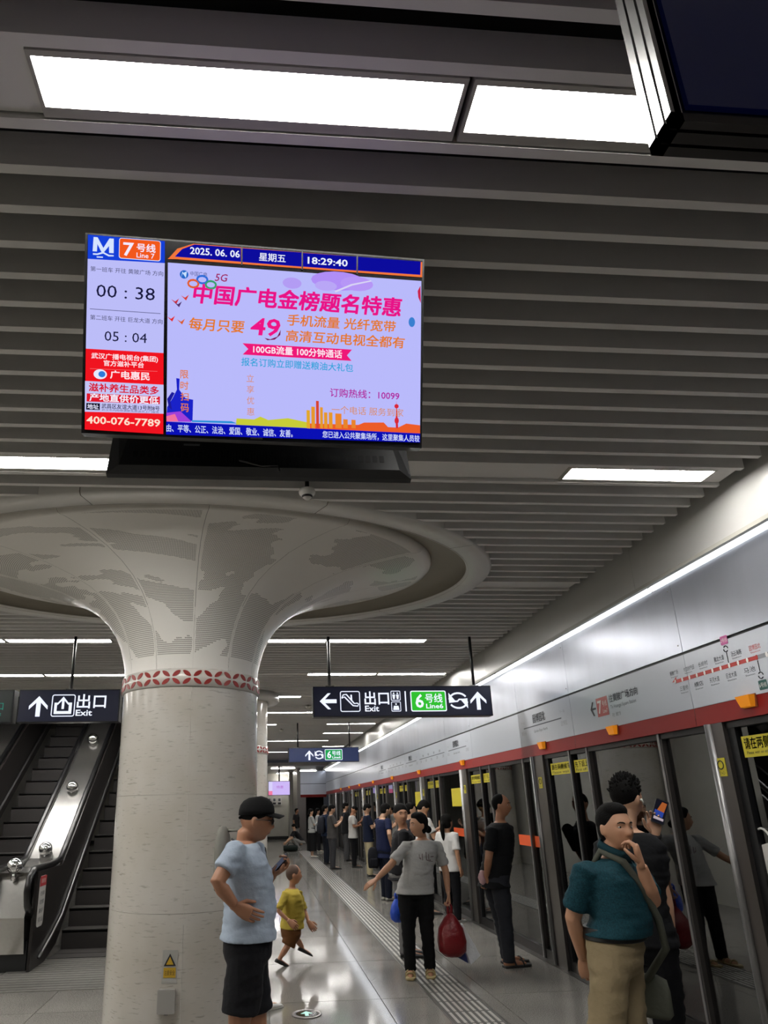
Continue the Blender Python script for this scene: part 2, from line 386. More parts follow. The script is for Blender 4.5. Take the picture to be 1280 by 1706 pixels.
# far end of the platform: smooth lowered ceiling
MB().box(-8.6, 3.3, 30.0, 41, 3.36, 3.5).build('end_soffit', M_white, ceiling)
for i, (x0, x1, y0) in enumerate([(1.0, 2.5, 36.4), (2.0, 2.9, 34.0), (.6, 1.7, 31.5)]):
    t = thing('ceiling_light', f'short glowing tube at the far platform end, {["back", "middle", "front"][i]} one', 'ceiling light', (x0, y0, 3.33), group='end ceiling tubes')
    MB().box(x0, x1, y0, y0 + .12, 3.325, 3.345).build('diffuser', M_lamp, t)
    MB().box(x0 - .02, x1 + .02, y0 - .02, y0 + .14, 3.345, 3.36).build('frame', M_frame, t)

# ------------------------------------------------------------------ right wall: fascia, strip light, header over the platform doors
WX = 3.15
wall_r = thing('wall_right', 'platform edge wall of white header panels above glass doors', 'wall', (WX, 10, 0), kind='structure')
M_fascia = mat('fascia paint', 'c6c5c2', .33, .25, bump=(1.2, .05, .03))
for i, (a, b) in enumerate([(-7, 1.2), (1.2, 4.9), (4.9, 8.6), (8.6, 12.3), (12.3, 16), (16, 19.7), (19.7, 23.4), (23.4, 27.1), (27.1, 32)]):
    MB().box(3.08, 3.14, a + .002, b - .002, 3.286, 4.25).build('fascia_panel', M_fascia, wall_r)
MB().box(3.062, 3.10, -7, 32, 3.258, 3.286).build('fascia_lip', M_frame, wall_r)
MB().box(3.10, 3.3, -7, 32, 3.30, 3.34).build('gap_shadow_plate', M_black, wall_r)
sl = MB()
a = -6.0; n = 0
while a < 31.5:
    t = thing('strip_light', (f'{ORD[n - 4]} length of linear light along the top of the door header' if 4 <= n < 20 else f'length of linear light on the door header, {ORD[3 - n] if n < 4 else "last"} behind the viewer' if n < 4 else 'last length of linear light at the far end of the header'), 'strip light', (WX, a + .9, 3.26), group='header strip lights')
    MB().add([(3.128, a, 3.292), (3.128, a + 1.79, 3.292), (3.158, a + 1.79, 3.245), (3.158, a, 3.245), (3.17, a, 3.30), (3.17, a + 1.79, 3.30)],
             [(0, 1, 2, 3), (0, 4, 5, 1), (3, 2, 5, 4), (0, 3, 4), (1, 5, 2)]).build('diffuser', M_strip, t)
    MB().box(3.12, 3.16, a + 1.79, a + 1.8, 3.24, 3.295).build('end_cap', M_steel, t)
    a += 1.8; n += 1
seams = [-7, -1.55, .35, 1.75, 3.15, 4.56, 6.45, 7.84, 9.72, 11.1, 13.0, 14.4, 16.3, 17.7, 19.6, 21.0, 22.9, 24.3, 26.2, 27.6, 29.5, 31.6]
for a, b in zip(seams, seams[1:]):
    MB().box(WX, WX + .05, a + .0025, b - .0025, 2.692, 3.24).build('header_panel', M_alu, wall_r)
    MB().box(WX, WX + .05, a + .0025, b - .0025, 2.272, 2.672).build('route_panel', M_print, wall_r)
    MB().add([(WX - .004, a + .002, 2.143), (WX - .004, b - .002, 2.143), (WX + .004, b - .002, 2.272), (WX + .004, a + .002, 2.272), (WX + .1, a + .002, 2.143), (WX + .1, b - .002, 2.143)],
             [(0, 3, 2, 1), (0, 1, 5, 4)]).build('red_band', M_red, wall_r)
MB().box(WX + .012, WX + .06, -7, 31.6, 2.2, 3.24).build('header_backing', M_blk, wall_r)
MB().box(WX + .02, WX + .35, -7, 31.6, 2.1, 2.144).build('track_soffit', M_darksteel, wall_r)
# rivets at the panel seams
for sy in (4.6, 6.49, 9.76):
    for z in (2.75, 3.18): MB().ball((WX, sy, z), .006, seg=8, rg=6).build('rivet', M_steel, wall_r, True)

# wall writing: u runs to the reader's right (towards the viewer along the platform)
wp = lambda u, v, w: (WX - .0015 - w, -u, v)
def wtext(s, yl, yr, z0, z1, m=None, bold=.0): lettering(s, -yl, -yr, z0, z1, wp, m or M_ink, wall_r, bold)
def atx(px, py, x=WX):
    d = AXF + AXR * ((px - PPX) / FPX) - AXU * ((py - PPY) / FPX); t = x / d.x
    return d.y * t, EYE + d.z * t
# route diagram nearest the viewer
y0, z0 = atx(1126, 1135); y1, z1 = atx(1262, 1096); zl = (z0 + z1) / 2
nst = 11
MB().prism([(-y0, zl - .013), (-y1, zl - .013), (-y1, zl + .013), (-y0, zl + .013)], wp, .001).build('route_line', M_map_red, wall_r)
MB().prism([(-y1, zl - .013), (-y1 + .9, zl - .013), (-y1 + .9, zl + .013), (-y1, zl + .013)], wp, .0008).build('route_line', mat('route grey', '8a8d93', .5), wall_r)
MB().prism([(-y0 - .04, zl), (-y0 + .02, zl + .035), (-y0 + .01, zl)], wp, .0012).build('arrow_head', M_map_red, wall_r)
stn = lambda i: y0 + (y1 - y0) * (i / (nst - 1.0))
for i in range(nst + 3):
    yy = stn(i)
    MB().prism([(-yy + .010 * math.cos(a), zl + .017 * math.sin(a)) for a in (2 * PI * k / 12 for k in range(12))], wp, .002).build('station_dot', M_map_red if i == nst - 1 else M_white, wall_r)
up = {0: ('黄陂广场', M_ink), 2: ('木兰文化村产业园', M_ink), 4: ('长岭村', M_ink), 6: ('腾龙大道', M_ink), 8: ('汤云海路', M_ink), 10: ('园博园北', M_map_red)}
dn = {1: ('三里桥', M_ink), 3: ('横店', M_ink), 5: ('天河大道', M_ink), 7: ('巨龙大道', M_ink), 9: ('马池', M_ink)}
for i, (s, m) in up.items():
    wtext(s, stn(i) + .05, stn(i) - .05 - .02 * (len(s) > 4), zl + .05, zl + .085, m); wtext('Station', stn(i) + .045, stn(i) - .04, zl + .033, zl + .043, m)
for i, (s, m) in dn.items():
    wtext(s, stn(i) + .05, stn(i) - .05, zl - .08, zl - .045, m); wtext('Station', stn(i) + .045, stn(i) - .04, zl - .1, zl - .09, m)
for i, up_, c in ((7, 1, 'c2629a'), (10, -1, '2c5a55')):
    yy = stn(i); s = up_
    MB().prism([(-yy - .003, zl + s * .02), (-yy + .003, zl + s * .02), (-yy + .003, zl + s * .09), (-yy - .003, zl + s * .09)][::s], wp, .001).build('stem_line', M_ink, wall_r)
    for r0 in (0, PI):
        MB().tube([wp(-yy + .02 * math.cos(a + r0), zl + s * .115 + .02 * math.sin(a + r0), .001) for a in (.3 * k for k in range(9))], .003, 5).build('transfer_mark', M_ink, wall_r)
    MB().prism(rrect(-yy - .035, -yy + .035, zl + s * .175 - .03, zl + s * .175 + .03, .006), wp, .001).build('line_badge', mat('badge ' + c, c, .5), wall_r)
    lettering('2号线' if s > 0 else '6号线', -yy - .03, -yy + .03, zl + s * .175 - .015, zl + s * .175 + .015, lambda u, v, w: wp(u, v, w + .002), M_white, wall_r)
# direction panel: arrow, line badge, destination
def dirpanel(yc, k=1.0, dim=M_ink):
    yl, _ = atx(983, 1170); d = yc - yl
    zz = 2.47
    A = lambda px: atx(px, 1165)[0] + d
    u = -A(982); q = (-A(991) - u); MB().prism([(u, zz), (u + q * .45, zz + .065), (u + q * .68, zz + .065), (u + q * .35, zz + .009), (u + q, zz + .009), (u + q, zz - .009), (u + q * .35, zz - .009), (u + q * .68, zz - .065), (u + q * .45, zz - .065)], wp, .001).build('arrow', dim, wall_r)
    b0, b1 = -A(993), -A(1012)
    MB().prism([(b0, zz - .085), (b1, zz - .085), (b1, zz + .085), (b0, zz + .085)], wp, .001).build('line_badge', mat('badge red', 'a8504c', .5), wall_r)
    pw = lambda u, v, w: wp(u, v, w + .002)
    lettering('7', b0 + .02, b0 + .02 + (b1 - b0) * .36, zz - .06, zz + .06, pw, M_white, wall_r, .02)
    lettering('号线', b0 + .02 + (b1 - b0) * .42, b1 - .015, zz - .0, zz + .05, pw, M_white, wall_r)
    lettering('Line7', b0 + .02 + (b1 - b0) * .42, b1 - .015, zz - .06, zz - .025, pw, M_white, wall_r)
    lettering('往黄陂广场方向', -A(1015), -A(1065), zz + .015, zz + .085, wp, M_grey_ink, wall_r, .015)
    lettering('To Huangpi Square Station', -A(1016), -A(1060), zz - .05, zz - .01, wp, M_grey_ink, wall_r)
    lettering('开往', -A(1017), -A(1021), zz - .115, zz - .08, wp, M_grey_ink, wall_r)
    lettering('黄陂广场', -A(1023), -A(1031), zz - .115, zz - .08, wp, M_grey_ink, wall_r)
dirpanel(atx(983, 1170)[0])
def namepanel(yl, yr):                  # station name board: left (far) edge yl, right edge yr
    w = yl - yr; zz = 2.475; u = lambda t: -(yl - w * t)
    MB().prism([(u(.08), zz - .006), (u(.86), zz - .006), (u(.86), zz + .006), (u(.08), zz + .006)], wp, .001).build('name_line', M_grey_ink, wall_r)
    lettering('园博园北', u(.3), u(.56), zz + .03, zz + .13, wp, M_grey_ink, wall_r, .02)
    lettering('Garden Expo North', u(.3), u(.58), zz - .085, zz - .045, wp, M_grey_ink, wall_r)
    for t, s in ((.84, '园博园'), (.02, '常码头')):
        lettering(s, u(t), u(t + .11), zz - .08, zz - .03, wp, mat('pale print', '9a9da4', .6), wall_r)
        lettering('下一站', u(t), u(t + .09), zz + .05, zz + .08, wp, mat('pale print', '9a9da4', .6), wall_r)
namepanel(7.8, 6.5)
namepanel(11.05, 9.8)
namepanel(17.6, 16.4); namepanel(14.35, 13.1)
for yy in (12.1, 15.4):                  # small far route diagrams
    MB().prism([(-yy - .9, 2.468), (-yy + .9, 2.468), (-yy + .9, 2.48), (-yy - .9, 2.48)], wp, .001).build('route_line', M_grey_ink, wall_r)
    for i in range(9):
        lettering('黄陂' if i % 2 else '三阳', -yy - .85 + i * .2, -yy - .75 + i * .2, 2.5 if i % 2 else 2.4, 2.545 if i % 2 else 2.445, wp, M_grey_ink, wall_r)

# orange warning lamps
M_orange = mat('orange lamp', 'e08a1e', .3, emit=.35)
for i, ly in enumerate([4.0, 5.68, 7.2, 10.18, 13.05, 15.76, 18.45, 21.0, 23.4, 25.8]):
    t = thing('warning_lamp', f'small orange warning lamp on the red band, {ORD[i]} from the viewer', 'warning lamp', (WX - .03, ly, 2.24), group='orange door lamps')
    h = .062
    MB().add([(WX - .05, ly - h, 2.275), (WX - .05, ly + h, 2.275), (WX - .035, ly + h * .75, 2.205), (WX - .035, ly - h * .75, 2.205),
              (WX + .002, ly - h, 2.278), (WX + .002, ly + h, 2.278), (WX + .002, ly + h * .75, 2.2), (WX + .002, ly - h * .75, 2.2)],
             [(0, 1, 2, 3), (0, 4, 5, 1), (3, 2, 6, 7), (0, 3, 7, 4), (1, 5, 6, 2)]).build('lens', M_orange, t)
    MB().box(WX - .006, WX + .002, ly - h - .004, ly + h + .004, 2.198, 2.282).build('base', mat('lamp base', '7a3c1c', .5), t)

# ------------------------------------------------------------------ platform screen doors
M_jamb = mat('door post steel', '6f6b69', .3, .85)
M_edge = mat('bright post edge', '8f8e8e', .4, .8)
M_decal = mat('orange glass decal', 'd9531e', .5)
JN = [4.30, 7.28, 10.1, 12.75, 15.35, 17.85, 20.2, 22.5, 24.9, 27.4, 29.9]
prev = 1.4
bannerplace = lambda u, v, w: (WX + .062 - w, -u, v)
for i, J in enumerate(JN):
    jw = .17 if i == 0 else .30
    t = thing('platform_screen_door', f'glass platform door bay with steel posts, {ORD[i]} from the viewer', 'platform door', (WX + .1, (prev + J) / 2, 0), group='platform screen doors')
    MB().box(WX + .0, WX + .2, J, J + jw, 0, 2.143).build('post', M_jamb, t)
    MB().tube([(WX + .0, J + jw - .03, 0), (WX + .0, J + jw - .03, 2.143)], .028, 10).build('post_edge', M_edge, t, True)
    MB().box(WX + .03, WX + .2, J - .07, J, 0, 2.143).build('door_edge', M_blk, t)
    lo = prev
    cuts = [c for c in (J - 2.2, J - 1.0, J - .62) if c > lo + .25]
    for c in cuts:
        MB().box(WX + .02, WX + .1, c - .03, c + .03, .0, 2.143).build('mullion', M_jamb if abs(c - J + .62) > .01 else M_darksteel, t)
        MB().box(WX + .012, WX + .02, c - .012, c + .012, .0, 2.143).build('mullion_trim', M_edge, t)
    ed = [lo] + cuts + [J - .07]
    for a, b in zip(ed, ed[1:]):
        MB().box(WX + .055, WX + .065, a + .02, b - .02, .1, 2.12).build('pane', M_glass, t)
        MB().box(WX + .03, WX + .12, a, b, 0.004, .1).build('bottom_rail', M_darksteel, t)
    # yellow banners across the sliding leaves
    if i == 0:
        bans = [(4.2, 3.58, '请在两侧候车 先下后上', 'Please wait on either side and let passengers alight')]
    else:
        bans = [(J - .1, J - .59, '请在两侧候车', 'Please wait'), (J - .66, J - .97, '先下后上', 'First off')]
    for a, b, s1, s2 in bans if i < 8 else []:
        zt = 2.035 if i == 0 else 2.04; zb = 1.90 if i == 0 else 1.92
        bo = MB().box(WX + .04, WX + .046, b, a, zb, zt).build('banner', M_yellow, t)
        bp_ = lambda u, v, w: (WX + .0385 - w, -u, v)
        lettering(s1, -a + .02, -b - .02, zb + .05, zt - .012, bp_, M_ink, bo, .02)
        lettering(s2, -a + .03, -b - .06, zb + .012, zb + .038, bp_, M_ink, bo)
    if i < 7:                            # small yellow notice on the post
        no = MB().box(WX - .004, WX, J + jw * .25, J + jw * .25 + .09, 1.79, 1.91).build('notice', M_yellow, t)
        yc = J + jw * .25 + .045
        ring = MB(); ring.tube([(WX - .005, yc + .028 * math.cos(a), 1.865 + .028 * math.sin(a)) for a in (2 * PI * k / 14 for k in range(15))], .004, 5).build('pictogram', M_ink, no)
        lettering('小心', -yc - .03, -yc + .03, 1.80, 1.825, lambda u, v, w: (WX - .005, -u, v), M_ink, no)
    if 2 <= i <= 4:
        MB().box(WX + .05, WX + .054, lo + .05, lo + .78, 1.15, 1.27).build('decal', M_decal, t)
    if i in (3, 4):
        MB().box(WX + .05, WX + .054, lo + .1, lo + .75, 1.6, 1.88).build('notice', M_yellow, t)
    if i == 0:
        yy, zz = atx(1280, 1436, WX + .05)
        MB().tube([(WX + .05, yy + .10 * math.cos(a), zz + .2 * math.sin(a)) for a in (2 * PI * k / 24 for k in range(25))], .007, 6).build('decal_ring', M_white, t)
        MB().prism([(-yy - .05, zz - .09), (-yy + .1, zz - .13), (-yy + .1, zz + .13), (-yy - .02, zz + .1), (-yy - .06, zz)], lambda u, v, w: (WX + .05 - w, -u, v), .002).build('decal', M_white, t)
    prev = J + jw
MB().box(5.4, 5.5, -7, 33, -1.2, 4.2).build('tunnel_wall', mat('tunnel black', '0a0a0b', .9), wall_r)
MB().box(3.42, 5.4, -7, 33, -1.3, -1.2).build('track_bed', mat('track bed', '0d0d0d', .9), wall_r)
# end return of the header
MB().box(1.95, WX, 31.6, 31.66, 2.15, 3.2).build('end_header_panel', M_alu, wall_r)
MB().box(1.95, WX, 31.58, 31.66, 2.03, 2.15).build('end_red_band', M_red, wall_r)
MB().box(1.95, WX, 31.59, 31.6, 2.62, 2.64).build('end_header_line', M_blk, wall_r)
MB().box(1.95, 2.2, 31.6, 31.9, 0, 2.03).build('end_post', M_jamb, wall_r)
MB().box(2.2, 3.1, 32.5, 32.6, 0, 2.1).build('end_void', mat('tunnel black', '0a0a0b', .9), wall_r)

# ------------------------------------------------------------------ other walls
M_wall = mat('pale stone wall', 'c9c6bd', .45, vary=(3, .05))
wl = MB().box(-8.8, -8.7, -7, 41, 0, 4.3).build('wall_left', M_wall); tag(wl, 'pale stone wall along the far left side of the platform', 'wall', kind='structure')
wb = MB().box(-8.7, 3.3, -7.1, -7, 0, 4.3).build('wall_back', M_wall); tag(wb, 'unseen pale wall added behind the viewer to keep light in', 'wall', kind='structure')  # unseen end wall, put there to keep the light in
we = thing('wall_end', 'pale stone wall closing the far end of the platform', 'wall', (.5, 37, 0), kind='structure')
for a, b in ((-8.7, -4.2), (-4.2, -1.2), (-1.2, 1.62)): MB().box(a + .004, b - .004, 37, 37.2, .12, 3.4).build('stone_panel', M_wall, we)
MB().box(-8.7, 1.62, 36.97, 37.2, 0, .14).build('skirting', M_blk, we)
MB().box(1.62, 1.8, 36.0, 37.2, 0, 3.4).build('pilaster', M_wall, we)
MB().box(1.8, 1.95, 31.6, 37.2, 0, 3.4).build('return_wall', M_jamb, we)
for i in range(3):
    p = thing('wall_poster', f'small framed notice on the far end wall, {["left", "middle", "right"][i]} of three', 'poster', (.6 + i * .26, 36.98, 2.0), group='end wall notices')
    MB().box(.48 + i * .27, .72 + i * .27, 36.96, 36.99, 1.72, 2.12).build('sheet', M_white, p)
    MB().box(.52 + i * .27, .68 + i * .27, 36.955, 36.96, 1.76, 1.86).build('caption', M_ink, p); MB().box(.54 + i * .27, .66 + i * .27, 36.955, 36.96, 1.92, 2.06).build('picture', M_grey_ink, p)

# stairwell over the escalators
sw = thing('wall_stairwell', 'pale edge and dark shaft walls of the escalator opening', 'wall', (-3, 12, 3.6), kind='structure')
MB().box(-5.2, -1.1, 11.3, 11.4, 3.5, 4.25).build('edge_beam', M_white, sw)
MB().box(-1.25, -1.1, 9.9, 22, 0, 3.6).build('side_wall', M_wall, sw)
MB().box(-1.25, -1.1, 11.3, 22, 3.6, 6).build('shaft_side', M_wall, sw)
MB().box(-5.6, -5.45, 9.9, 22, 0, 6).build('shaft_side', M_wall, sw)
MB().box(-5.6, -1.1, 17, 17.1, 3.6, 6.5).build('shaft_end', M_wall, sw)
MB().box(-5.6, -1.1, 11.4, 17.1, 6.4, 6.5).build('shaft_roof', M_paint, sw)
# ------------------------------------------------------------------ columns
M_rib = mat('red petal', '8f1c15', .4)
M_band = mat('white band', 'd3cfc8', .25, coat=.3)
M_recess = mat('beige recess', '9b9588', .6)
SEAM0 = math.atan2(-5.54, .56)
def shaft(t, cx, cy, R=.55):
    for z0, z1 in ((.0, .16), (.16, .96), (.96, 1.745), (1.745, 2.53)):
        for s in range(4):
            a0 = SEAM0 + s * PI / 2 + .0016; a1 = SEAM0 + (s + 1) * PI / 2 - .0016; n = 20
            ro = R if z0 > 0 else R + .012
            ang = [a0 + (a1 - a0) * i / n for i in range(n + 1)]
            mb = MB(); k = n + 1
            for (r0, q0), (r1, q1) in (((ro, z0 + .001), (ro, z1 - .001)), ((R - .05, z0 + .001), (ro, z0 + .001)), ((ro, z1 - .001), (R - .05, z1 - .001))):
                mb.add([(cx + r * math.cos(a), cy + r * math.sin(a), z) for r, z in ((r0, q0), (r1, q1)) for a in ang], [(j, j + 1, k + j + 1, k + j) for j in range(n)])
            o = mb.build('stone_panel', M_marble, t, True)
    MB().lathe([(R - .02, 2.53), (R + .012, 2.535), (R + .012, 2.665), (R - .02, 2.67)], (cx, cy, 0), 72).build('band', M_band, t, True)
def petal_mesh(R, up):
    poly = []
    for i in range(14):
        a = 2 * PI * i / 14; x = math.cos(a) * .037; y = math.sin(a) * .0165 * (1 - .35 * abs(math.cos(a)) ** 2)
        c, s = math.cos(.62 * up), math.sin(.62 * up)
        poly.append((x * c - y * s, x * s + y * c))
    mb = MB(); vs = []
    for r in (R, R + .004):
        vs += [(r * math.cos(u / R), r * math.sin(u / R), v) for u, v in poly]
    n = 14
    mb.add(vs, [tuple(range(n, 2 * n))] + [(i, (i + 1) % n, (i + 1) % n + n, i + n) for i in range(n)])
    return mb.mesh('petal', M_rib)
PET = {u: petal_mesh(.562, u) for u in (-1, 1)}
def petals(t, cx, cy, n=22):
    for i in range(n):
        a = SEAM0 + 2 * PI * (i + .5) / n
        for sx in (-1, 1):
            for sz in (-1, 1):
                o = link('petal', PET[-sx * sz], t, True)
                o.location = (0, 0, 2.60 + sz * .030); o.rotation_euler = (0, 0, a + sx * .040 / .562)
col1 = thing('column', 'big round stone column with flared white capital and red petal band', 'column', (CAPX, CAPY, 0))
shaft(col1, CAPX, CAPY); petals(col1, CAPX, CAPY)
PROF = [(.548, 2.67), (.553, 2.74), (.57, 2.82), (.60, 2.93), (.65, 3.04), (.72, 3.145), (.82, 3.245), (.95, 3.335), (1.12, 3.415), (1.34, 3.49), (1.6, 3.555), (1.85, 3.605), (1.98, 3.628), (2.03, 3.632), (2.075, 3.645), (2.10, 3.672), (2.10, 3.705), (2.07, 3.73)]
def flare_pt(r, z, a):
    k = max(0, (r - .55) / 1.55); ey = 1 - k * .36
    return (CAPX + r * math.cos(a), CAPY + r * ey * math.sin(a), z)
NSEC, NA = 12, 14
arc = [0]
for (r0, z0), (r1, z1) in zip(PROF, PROF[1:]): arc.append(arc[-1] + math.hypot(r1 - r0, z1 - z0))
for s in range(NSEC):
    mb = MB(); uvs = []; perf = []; a0 = SEAM0 + 2 * PI * s / NSEC; a1 = SEAM0 + 2 * PI * (s + 1) / NSEC
    for i, (r, z) in enumerate(PROF):
        for j in range(NA + 1):
            g = .0012 / r; a = a0 + g + (a1 - a0 - 2 * g) * j / NA
            mb.v.append(flare_pt(r, z, a)); uvs.append((a * (.55 + .45 * r), arc[i])); perf.append(1.0 if 2 <= i <= 12 and 0 < j < NA else 0.0)
    for i in range(len(PROF) - 1):
        for j in range(NA):
            q = i * (NA + 1) + j; mb.f.append((q, q + 1, q + NA + 2, q + NA + 1))
    o = mb.build('capital_panel', M_perf, col1, True); me = o.data
    uvl = me.uv_layers.new(name='UVMap')
    for lp in me.loops: uvl.data[lp.index].uv = uvs[lp.vertex_index]
    at_ = me.attributes.new('perf', 'FLOAT', 'POINT'); at_.data.foreach_set('value', perf)
ell = lambda a, b, z, n=96: [(CAPX + a * math.cos(2 * PI * j / n), CAPY + b * math.sin(2 * PI * j / n), z) for j in range(n)]
MB().loft([ell(2.05, 1.32, 3.70), ell(2.42, 1.52, 3.70), ell(2.42, 1.52, 3.58)], False).build('recess', M_recess, col1, True)
for s in range(10):
    mb = MB(); rings = []
    for a_, b_, z_ in ((2.40, 1.505, 3.60), (2.41, 1.51, 3.582), (2.60, 1.665, 3.58), (2.62, 1.68, 3.60), (2.62, 1.68, 3.72)):
        rings.append([(CAPX + a_ * math.cos(t_), CAPY + b_ * math.sin(t_), z_) for t_ in (SEAM0 + .3 + 2 * PI * (s + (j / 12) * .997) / 10 for j in range(13))])
    vs = [p for r in rings for p in r]
    mb.add(vs, [(i * 13 + j, i * 13 + j + 1, (i + 1) * 13 + j + 1, (i + 1) * 13 + j) for i in range(4) for j in range(12)])
    mb.build('ring_segment', M_white, col1, True)
# notice and box on the shaft
nc = thing('warning_sticker', 'small yellow triangle warning sticker low on the big column', 'sticker', (-.52, 4.98, .6))
def colp(u, v, w): a = SEAM0 + u / .55; r = .551 + w; return (CAPX + r * math.cos(a), CAPY + r * math.sin(a), v)
MB().prism([(-.13, .54), (-.03, .54), (-.03, .74), (-.13, .74)], colp, .002).build('sheet', mat('pale sheet', 'a9a8a2', .4), nc)
colp2 = lambda u, v, w: colp(u, v, w + .003)
MB().prism([(-.12, .645), (-.04, .645), (-.08, .72)], colp2, .001).build('triangle', M_ink, nc)
MB().prism([(-.105, .653), (-.055, .653), (-.08, .702)], lambda u, v, w: colp(u, v, w + .005), .001).build('triangle_centre', mat('amber', 'c8a22c', .5), nc)
MB().prism([(-.12, .575), (-.04, .575), (-.04, .635), (-.12, .635)], colp2, .001).build('text_block', mat('amber', 'c8a22c', .5), nc)
lettering('注意安全', -.115, -.045, .59, .62, lambda u, v, w: colp(u, v, w + .005), M_ink, nc)
bx = thing('wall_box', 'small grey metal box fixed to the column under the yellow sticker', 'box', (-.5, 4.97, .4))
MB().prism(rrect(-.145, -.035, .37, .51, .008), colp, .035).build('body', mat('grey box', '9d9b96', .5), bx)
MB().prism(rrect(-.1, -.075, .362, .372, .004), colp, .03).build('latch', M_steel, bx)
# second column further on
C2X, C2Y = -.39, 12.05
col2 = thing('column', 'plain round stone column behind the big flared one', 'column', (C2X, C2Y, 0))
shaft(col2, C2X, C2Y); petals(col2, C2X, C2Y)
MB().lathe([(.55, 2.67), (.55, 3.75)], (C2X, C2Y, 0), 48).build('upper_shaft', M_marble, col2, True)
MB().lathe([(.55, 3.58), (.56, 3.46), (.74, 3.45), (.76, 3.48), (.76, 3.60), (.55, 3.62)], (C2X, C2Y, 0), 64).build('collar', M_white, col2, True)
for k, cy in enumerate((19.6, 27.2)):
    c = thing('column', f'pale round column far along the platform, {["nearer", "farther"][k]} of two', 'column', (-.5, cy, 0))
    shaft(c, -.5, cy); petals(c, -.5, cy)
    MB().lathe([(.55, 2.67), (.55, 3.75)], (-.5, cy, 0), 48).build('upper_shaft', M_marble, c, True)

# ------------------------------------------------------------------ escalators
M_step = mat('escalator step', '4c4947', .55, .3, bump=(60, .2, .004))
M_riser = mat('escalator riser', '383534', .6, .2)
M_panel = mat('dark balustrade panel', '2a2726', .28, .3)
M_rail = mat('black rubber handrail', '0c0c0d', .3)
M_chrome = mat('chrome', 'd5d5d5', .06, 1.0)
M_deck = mat('brushed deck steel', 'a5a3a0', .22, .95, vary=(30, .05, (1, .05, 1)))
SL = .79
hz = lambda y: 1.035 + max(0, y - 9.05) * SL        # handrail height along the flight
def flight(x0, x1, label):
    t = thing('escalator', label, 'escalator', ((x0 + x1) / 2, 9, 0))
    rise, run = .213, .27
    for i in range(19):
        y0 = 8.75 + i * run; z = max(0, i - 1) * rise + .01
        s = MB().box(x0, x1, y0, y0 + run + .02, z - .03, z).build('step', M_step, t)
        MB().box(x0, x1, y0, y0 + .015, z - rise - .005, z - .012).build('riser', M_riser, s)
        MB().box(x0, x1, y0 - .008, y0 + .012, z - .012, z + .002).build('nosing', M_darksteel, s)
    MB().add([(x0, 9.3, -.3), (x1, 9.3, -.3), (x1, 14.2, 3.5), (x0, 14.2, 3.5)], [(0, 1, 2, 3)]).build('underside', M_blk, t)
    pl = MB().box(x0 - .25, x1 + .2, 7.3, 8.76, 0, .008).build('landing_plate', mat('landing plate', 'a5a39d', .35, .7, vary=(30, .08, (1, .1, 1))), t)
    for j in range(14): MB().box(x0 - .2, x1 + .15, 7.36 + j * .1, 7.364 + j * .1, .008, .0105).build('plate_rib', M_steel, pl)
    return t
flL = flight(-3.88, -2.97, 'left escalator flight with dark steps behind the exit sign')
flR = flight(-2.44, -1.5, 'right escalator flight with dark steps beside the big column')
def side(x, t, th=.03, name='side_panel'):
    ys = [8.1, 8.6, 9.05, 9.4, 14.0]
    a = [(x, y, max(.0, (y - 8.9) * SL) + .0) for y in ys]; b = [(x, y, hz(y) - .03) for y in ys]
    mb = MB()
    for dx in (0, th): mb.v += [(p[0] + dx, p[1], p[2]) for p in a + b]
    n = len(ys)
    for i in range(n - 1):
        mb.f.append((i, i + 1, n + i + 1, n + i)); mb.f.append((2 * n + i, 3 * n + i, 3 * n + i + 1, 2 * n + i + 1))
        mb.f.append((n + i, n + i + 1, 3 * n + i + 1, 3 * n + i))
    mb.f.append((0, n, 3 * n, 2 * n))
    return mb.build(name, M_panel, t)
def skirt(x, t, w=.02):
    MB().tube([(x, 8.35, .10), (x, 8.75, .24), (x, 9.15, .42), (x, 9.5, .70), (x, 14, .70 + 4.5 * SL)], .016, 8).build('skirt_strip', M_edge, t, True)
def rail(x, t):
    pts = [(x, 8.12, .55), (x, 7.98, .68), (x, 7.93, .82), (x, 7.97, .96), (x, 8.1, 1.03), (x, 8.5, 1.035), (x, 8.9, 1.04), (x, 9.12, 1.075), (x, 9.35, 1.25)] + [(x, y, hz(y)) for y in (10, 11, 12, 14)]
    MB().tube(pts, .036, 10).build('handrail', M_rail, t, True)
    MB().tube([(p[0], p[1] + .02, p[2] - .045) for p in pts[3:]], .014, 8).build('handrail_track', M_edge, t, True)
mid = thing('escalator_balustrade', 'steel topped balustrade with chrome balls between the two escalators', 'balustrade', (-2.7, 8.6, 0))
side(-2.97, mid); side(-2.47, mid)
skirt(-2.985, mid); skirt(-2.425, mid)
rail(-2.93, mid); rail(-2.49, mid)
ys = [8.1, 8.5, 8.95, 9.15, 9.4, 14.0]; dk = MB()
for x in (-2.9, -2.52): dk.v += [(x, y, hz(y) - .035) for y in ys]
dk.f = [(i, i + len(ys), i + len(ys) + 1, i + 1) for i in range(len(ys) - 1)]
dk.build('deck_plate', M_deck, mid)
MB().loft([[(-2.9, 8.12, .18), (-2.52, 8.12, .18), (-2.52, 8.02, .55), (-2.9, 8.02, .55)], [(-2.9, 8.3, .18), (-2.52, 8.3, .18), (-2.52, 8.2, 1.0), (-2.9, 8.2, 1.0)]]).build('newel_front', M_deck, mid)
MB().box(-2.88, -2.5, 8.16, 8.5, 0, .3).build('newel_base', M_blk, mid)
MB().box(-2.5, -2.462, 8.42, 8.5, 0, .34).build('newel_trim', M_edge, mid)
